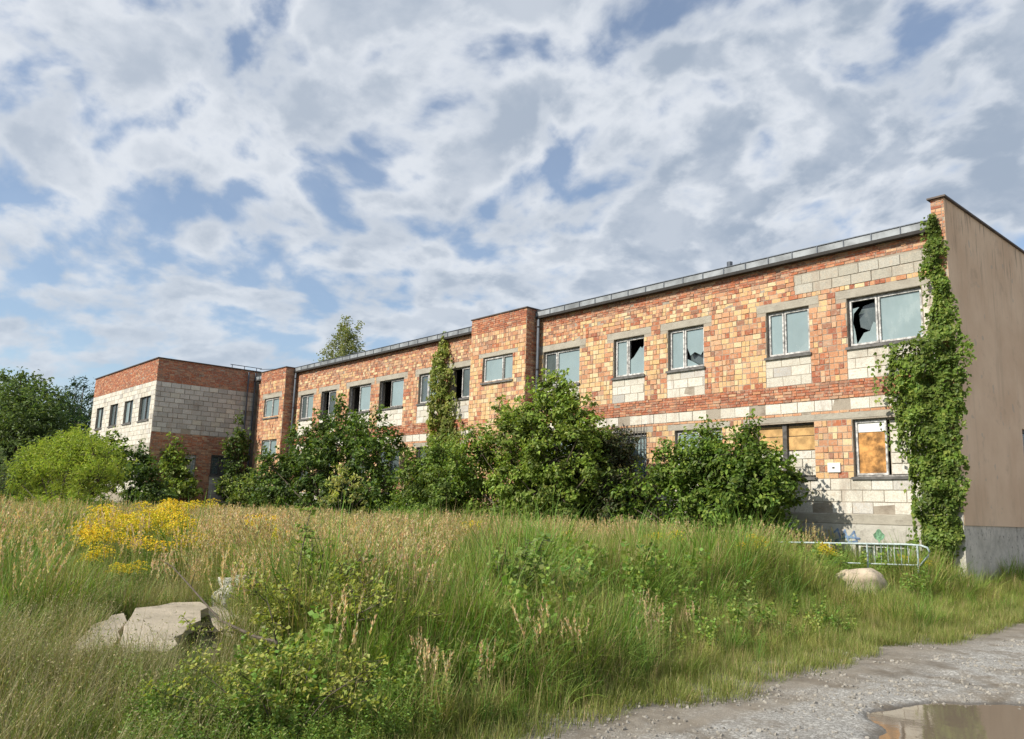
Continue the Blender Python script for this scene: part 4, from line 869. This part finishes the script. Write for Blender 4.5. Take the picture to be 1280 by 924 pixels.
def hmul(x, y, d):
    """how tall the growth is: low at the track edge and over the trampled patch at the slab"""
    m_ = np.clip(.36+.42*d, .40, 1.12)
    ang = np.degrees(np.arctan2(-x, y)); r = np.hypot(x, y)
    m_ = m_*(1-.60*sstep((ang-61)/5)*sstep((9.6-r)/1.4))*(1-.28*sstep((ang-61)/5)*sstep((14-r)/3))
    right = sstep((-8.3-x+2)/2.)     # shorter near the gable end
    m_ = m_*(.74+.26*np.clip(right+sstep((9-y)/3), 0, 1))
    return m_*(.58+.74*vnoise(x, y, .9, 12))*(.78+.44*vnoise(x, y, 2.6, 13))
def rod(x, y):   # where the goldenrods crowd out the reed grass
    return sstep(1.6-(((x+14.0)/4.6)**2+((y-4.2-(-14-x)*.28)/1.5)**2))
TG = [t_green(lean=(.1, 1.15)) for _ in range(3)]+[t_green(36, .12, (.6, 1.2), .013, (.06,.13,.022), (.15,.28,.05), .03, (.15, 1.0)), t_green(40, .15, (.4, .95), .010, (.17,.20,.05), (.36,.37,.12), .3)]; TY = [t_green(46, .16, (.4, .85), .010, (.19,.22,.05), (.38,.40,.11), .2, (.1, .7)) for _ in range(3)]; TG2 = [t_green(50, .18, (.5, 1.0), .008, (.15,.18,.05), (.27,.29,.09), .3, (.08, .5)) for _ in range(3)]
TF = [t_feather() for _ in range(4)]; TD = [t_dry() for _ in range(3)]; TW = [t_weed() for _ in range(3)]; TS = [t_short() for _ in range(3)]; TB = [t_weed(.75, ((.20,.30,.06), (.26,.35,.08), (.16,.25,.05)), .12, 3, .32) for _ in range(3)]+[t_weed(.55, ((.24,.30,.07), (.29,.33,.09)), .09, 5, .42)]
TFAR = [t_green(50, .3, (.5, 1.0), .02, (.15,.18,.05), (.27,.28,.09), .25) for _ in range(2)]
x1, y1, d1 = field(2100, 4, 9); x2, y2, d2 = field(8500, 9, 24); x = np.concatenate([x1, x2]); y = np.concatenate([y1, y2]); d = np.concatenate([d1, d2])
k = (vnoise(x, y, 1.9, 61) > .24) & (rng.random(len(x)) > rod(x, y)*.75); x, y, d = x[k], y[k], d[k]
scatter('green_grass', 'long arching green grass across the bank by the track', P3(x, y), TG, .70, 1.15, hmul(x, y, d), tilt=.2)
x1, y1, d1 = field(600, 6, 10, 12, 62); x2, y2, d2 = field(4800, 10, 26); x = np.concatenate([x1, x2]); y = np.concatenate([y1, y2]); d = np.concatenate([d1, d2])
k = vnoise(x, y, .35, 31) > .3; x, y, d = x[k], y[k], d[k]
k = rng.random(len(x)) > rod(x, y)*.8; x, y, d = x[k], y[k], d[k]
scatter('yellowed_grass', 'tall straw tinged grass between the track and the building', P3(x, y), TG2, .70, 1.05, hmul(x, y, d))
x, y, d = field(2600, 8.5, 21, 14, 36); k = vnoise(x, y, .7, 71) > .3
scatter('bright_grass', 'bright yellow green grass between boulder and track', P3(x[k], y[k]), TY, .6, 1.0, hmul(x, y, d)[k])
x1, y1, d1 = field(150, 7.5, 10.5, 25, 80); x2, y2, d2 = field(6200, 10.5, 34, 20, 86); x = np.concatenate([x1, x2]); y = np.concatenate([y1, y2]); d = np.concatenate([d1, d2])
ang = np.degrees(np.arctan2(-x, y)); hm = hmul(x, y, d); k = (hm > .5) & (vnoise(x, y, .42, 33)*.7+vnoise(x, y, 1.4, 34)*.3+.30*sstep((ang-46)/16)-.10*sstep((36-ang)/8) > .55) & (rng.random(len(x)) > rod(x, y)*.93); x, y, hm = x[k], y[k], hm[k]
scatter('feather_grass', 'tall tan plumed reed grass along the crest of the field', P3(x, y), TF, .82, 1.12, np.clip(hm*1.15, .75, 1.08))
x, y, d = field(4500, 24, 75, 48, 86); scatter('far_grass', 'pale rough grass in the far left field', P3(x, y), TFAR, .8, 1.2)
x1, y1, d1 = field(330, 4.3, 8.0, 64, 90); x2, y2, d2 = field(420, 8, 13, 68, 90); x = np.concatenate([x1, x2]); y = np.concatenate([y1, y2])
scatter('dry_grass', 'tangled grey brown dead grass in the lower left', P3(x, y), TD, .6, 1.05)
x1, y1, d1 = field(700, 4.2, 6.6, 52, 72); x2, y2, d2 = field(1500, 5, 15, 20, 66); k = vnoise(x2, y2, .8, 37) > .60; x = np.concatenate([x1, x2[k]]); y = np.concatenate([y1, y2[k]]); d = np.concatenate([d1, d2[k]])
scatter('leafy_weeds', 'fresh green leafy weeds among the grass', P3(x, y), TW, .6, 1.1, np.clip(hmul(x, y, d), .5, .95), cat='weeds')
x, y, d = field(1500, 4.8, 13, 18, 66); k = (vnoise(x, y, .9, 91)*.7+vnoise(x, y, 3, 92)*.3 > .58) & (d > .5)
scatter('broadleaf_weeds', 'broad leaved weeds tangled through the green bank', P3(x[k], y[k]), TB, .6, 1.15, np.clip(hmul(x, y, d)[k], .55, 1.05), cat='weeds')
x = rng.uniform(-12.5, -6.3, 380); y = rng.uniform(14.2, 16.9, 380); k = ~((np.abs(x-(-7.3+(15.6-y)*.45)) < .75) & (y < 16.1))
scatter('railing_weeds', 'mixed weeds growing up around the railing', P3(x[k], y[k]), TW+TB[:2], .7, 1.1)
x, y, d = field(420, 5.0, 10, 22, 66); k = (rng.random(len(x)) < .13) & (np.hypot(x, y) > 6)
scatter('seeding_grass', 'single seeding grass stalks scattered through the green bank', P3(x[k], y[k]), TF, .6, .9)
q_ = rng.uniform(0, 1, 60); x = -7.0-1.0*q_*0+rng.uniform(-.5, .35, 60)*.9+.25; y = 2.0+(-7.0-x)*-.30+rng.uniform(-.45, .25, 60)
x = np.concatenate([x, rng.uniform(-6.9, -6.2, 40)]); y = np.concatenate([y, rng.uniform(1.6, 2.5, 40)])
scatter('dead_grass', 'straw stalks standing in front of the broken slab', P3(x, y), TD, .45, .7)
yy = rng.uniform(1.5, 24, 3200); off = rng.uniform(-.25, 1.5, 3200)+ (vnoise(yy*0, yy, .9, 41)-.5)*.5; xx = edge_x(yy)-off
scatter('verge_grass', 'short bright grass fringing the gravel track', P3(xx, yy)+np.array([0, 0, .015]), TS, .5, 1.15)
n = 16000; yy = rng.uniform(4.0, 15, n); xx = rng.uniform(-5.2, 1.0, n); cl_ = vnoise(xx, yy, 1.3, 51)*.6+vnoise(xx, yy, 4, 52)*.4; k = cl_ > .5; xx, yy = xx[k], yy[k]
zz = road_h(xx, yy); k = (zz > gh(xx, yy)-.01); s_ = rng.uniform(0, 1, len(xx))**4*.024+.006
scatter('loose_gravel', 'loose grey stones strewn over the track', np.stack([xx, yy, zz], 1)[k], [t_pebble(i) for i in range(4)], 1, 1, s_[k], tilt=1.5, cat='gravel')

# --- countable plants of the field
def goldenrod_meshes(seed):
    global br2, U
    b_s, b_l, b_f = Blades(), Blades(), Blades(); rr = random.Random(seed)
    for s_ in range(4):
        a = rr.uniform(0, 6.28); r = rr.uniform(.02, .22); base = np.array([r*math.cos(a), r*math.sin(a), 0]); ln = rr.uniform(.03, .22); h = rr.uniform(.85, 1.15)
        dx = np.array([math.cos(a)*math.sin(ln), math.sin(a)*math.sin(ln), math.cos(ln)])
        b_s.blade(base, a, ln, h, .009, (.14,.15,.05), (.20,.22,.07), 4, .5)
        for j in range(70):
            t = .1+.75*j/70; an = j*2.4; b_l.quad(base+dx*h*t, (math.cos(an), math.sin(an), rr.uniform(.1, .6)), rr.uniform(.06, .10), .022, tuple(c*rr.uniform(.8, 1.2) for c in (.15,.21,.055)))
        for j in range(13):
            an = j*2.4; t = .78+.22*j/13; L = .17*(1.25-t)*3.6; o = base+dx*h*t
            for q in range(16):
                f = q/16; b_f.quad(o, (math.cos(an), math.sin(an), .5), L*.5, .012, (.20,.26,.07)) if q % 8 == 0 else None; p = o+np.array([math.cos(an), math.sin(an), .75-.75*f])*L*f
                b_f.quad(p+np.array([rr.uniform(-.01, .01) for _ in range(3)]), (rr.uniform(-1, 1), rr.uniform(-1, 1), rr.uniform(.3, 1.2)), .028, .021, tuple(c*rr.uniform(.8, 1.15) for c in (.78,.60,.05)))
    return [b_s.obj('stem'), b_l.obj('leaves'), b_f.obj('flower_head')]
GV = [goldenrod_meshes(s) for s in (1, 2, 3)]
for q_ in GV: q_[1]['kind'] = 'stuff'; q_[2]['kind'] = 'stuff'
def goldenrod(x, y, s, label, group=None, v=0, z=0):
    r_ = empty('goldenrod', (x, y, float(gh(x, y))+z), label, 'flowering plant', group); r_.scale = (s, s, s); r_.rotation_euler = (0, 0, rnd.uniform(0, 6.28))
    for o in GV[v]:
        c = o.copy(); COL.objects.link(c); c.parent = r_
spots = [(-10.6,3.3,.58),(-11.6,3.3,.72),(-12.4,3.5,.85),(-11.7,4.6,.85),(-13.1,3.7,.95),(-12.9,4.3,1.0),(-14.0,3.9,1.0),(-14.2,4.6,1.1),(-13.4,5.0,1.05),(-15.2,4.3,1.05),(-15.4,5.0,1.15),(-16.4,4.7,1.1),(-16.6,5.6,1.2),(-17.8,5.3,1.15),(-18.6,6.4,1.25),(-25,9.6,1.35),(-22.5,8.4,1.3),(-20.5,7.3,1.25),(-12.0,4.0,.8),(-13.6,6.2,1.15),(-11.2,5.4,.9)]
for i, (x, y, s_) in enumerate(spots):
    lab = {0: 'short goldenrod nearest the broken slab', 15: 'goldenrod farthest behind the slab, toward the willow', 3: 'goldenrod just left of the white stone lump'}.get(i, 'yellow goldenrod clump beyond the broken slab')
    goldenrod(x, y, s_, lab, 'goldenrod clumps beyond the broken slab' if i not in (0, 3, 15) else None, i % 3)
goldenrod(-7.0, 17.2, .72, 'low yellow goldenrod at the foot of the wall creeper')
goldenrod(-11.6, 12.2, .95, 'goldenrod with a pale yellow head before the elder bush', v=1)
goldenrod(-8.9, 14.2, .95, 'greenish goldenrod standing left of the boulder', v=2)
goldenrod(-8.2, 13.0, .9, 'greenish goldenrod in the grass left of the boulder', v=0)
goldenrod(-9.9, 14.6, .9, 'goldenrod nearest the left end of the visible railing', v=1)
goldenrod(-13.2, 11.0, 1.0, 'goldenrod peeping over the reed grass crest at the centre', v=2)
goldenrod(-10.2, 13.2, 1.0, 'goldenrod before the foot of the maple bush', v=0)
goldenrod(-8.4, 15.9, .9, 'goldenrod in front of the railing left of the boulder', v=1)
goldenrod(-30.5, 12.0, 1.3, 'goldenrod clump in front of the slender tree by the wing', v=1)

# tall leafy stalks in the right-hand grass
def stalk(x, y, h, label, cols=((.17,.23,.06), (.21,.27,.08))):
    r_ = empty('leafy_stalk', (x, y, float(gh(x, y))), label, 'weed'); o = t_weed(h, cols, .12, 3); o.name = 'leaves'; COL.objects.link(o); o.parent = r_
    mb = MB(); b_ = Vector(r_.location); mb.tube([b_, b_+Vector((.02, 0, h*.9))], [.008, .004], 5); mb.build('stem', M['stem'], r_)
stalk(-8.05, 12.4, 1.05, 'tall leafy weed stalk left of the boulder'); stalk(-10.8, 13.8, 1.15, 'tall leafy stalk before the maple bush')
stalk(-5.9, 9.4, .75, 'bright green leafy stalk close to the track edge')

# foreground shrub with thin dark stems and small round leaves
def fg_shrub(name, label, base, pts, cols, leaf, nl, r0=.012, spread=.16):
    rt_ = empty(name, (base[0], base[1], float(gh(*base))), label, 'shrub'); g = float(gh(*base)); rg = random.Random(7); mb = MB(); C, N = [], []
    for p in pts:
        b0 = Vector((base[0]+rg.uniform(-.1, .1), base[1]+rg.uniform(-.1, .1), g-.03)); e = Vector(p); m1 = b0.lerp(e, .45)+Vector((rg.uniform(-.1, .1), rg.uniform(-.1, .1), .12)); ps = [b0, m1, e]
        mb.tube(ps, [r0, r0*.7, r0*.25], 5)
        for k in range(7):
            t = rg.uniform(.3, 1); q = m1.lerp(e, t); e2 = q+Vector((rg.uniform(-1, 1), rg.uniform(-1, 1), rg.uniform(-.2, .8)))*spread; mb.tube([q, e2], [r0*.35, r0*.12], 4)
            for j in range(nl):
                c = q.lerp(e2, rg.random()*1.1); C.append((c.x+rg.gauss(0, .025), c.y+rg.gauss(0, .025), c.z+rg.gauss(0, .025))); N.append((rg.gauss(-.2, .6), rg.gauss(-.4, .6), .8))
    leaf_mesh('foliage', np.array(C), np.array(N), leaf, cols, rt_, aspect=.75)['kind'] = 'stuff'; mb.build('stem', M['bark'], rt_)
rr = random.Random(21)
pts = [(-6.9+rr.gauss(0, .62), 3.85+rr.gauss(0, .42), rr.uniform(.45, .98)) for _ in range(46)]
fg_shrub('round_leaf_shrub', 'yellow green shrub of small round leaves in the foreground', (-7.0, 3.9), pts, GY, .042, 13, spread=.2)
fg_shrub('thin_sapling', 'thin upright sapling with dark bare stem left of centre in the field', (-7.2, 3.9), [(-7.36, 3.95, 1.56), (-7.30, 3.95, 1.35), (-7.5, 4.0, 1.25), (-7.15, 4.0, 1.2), (-7.7, 4.1, 1.15), (-6.9, 4.1, 1.1), (-6.6, 4.15, 1.2), (-7.3, 4.0, 1.0)], [(.24,.32,.07), (.30,.37,.09), (.20,.28,.06)], .055, 7, r0=.013, spread=.15)
fg_shrub('round_leaf_shrub', 'pale leaved twigs leaning over the grass at centre foreground', (-6.75, 5.0), [(-6.9+rr.uniform(-.3, .5), 5.3+rr.uniform(-.3, .3), rr.uniform(.65, .85)) for _ in range(8)], [(.28,.31,.12), (.22,.27,.09)], .05, 9)
fg_shrub('round_leaf_shrub', 'low shrub with yellowish leaves at the bottom of the view', (-5.2, 2.75), [(-5.4+rr.gauss(0, .4), 2.9+rr.gauss(0, .35), rr.uniform(.3, .62)) for _ in range(16)], GY, .036, 14, r0=.006, spread=.2)
fg_shrub('compound_leaf_sapling', 'bright green sapling rising above the reed grass crest', (-6.9, 6.1), [(-7.0+rr.uniform(-.45, .55), 6.2+rr.uniform(-.3, .3), rr.uniform(.7, 1.36)) for _ in range(11)], [(.14,.23,.055), (.19,.27,.07)], .065, 6)
mb = MB(); bp = [(-5.55,2.85,.30),(-5.79,2.9,.60),(-6.24,2.95,.57),(-7.18,3.05,.58),(-8.3,3.2,.76),(-9.14,3.3,.90),(-9.69,3.35,.94)]
mb.tube(bp, [.015, .013, .012, .010, .008, .006, .003], 6); mb.tube([bp[1], (-5.72, 2.82, .78), (-5.8, 2.8, .92)], [.007, .005, .002], 5); mb.tube([bp[4], (-8.1, 3.15, .92), (-8.2, 3.1, 1.0)], [.004, .003, .002], 4)
tag(mb.build('bare_branch', M['bark']), 'bare dark branch arching over the grass behind the slab', 'branch')
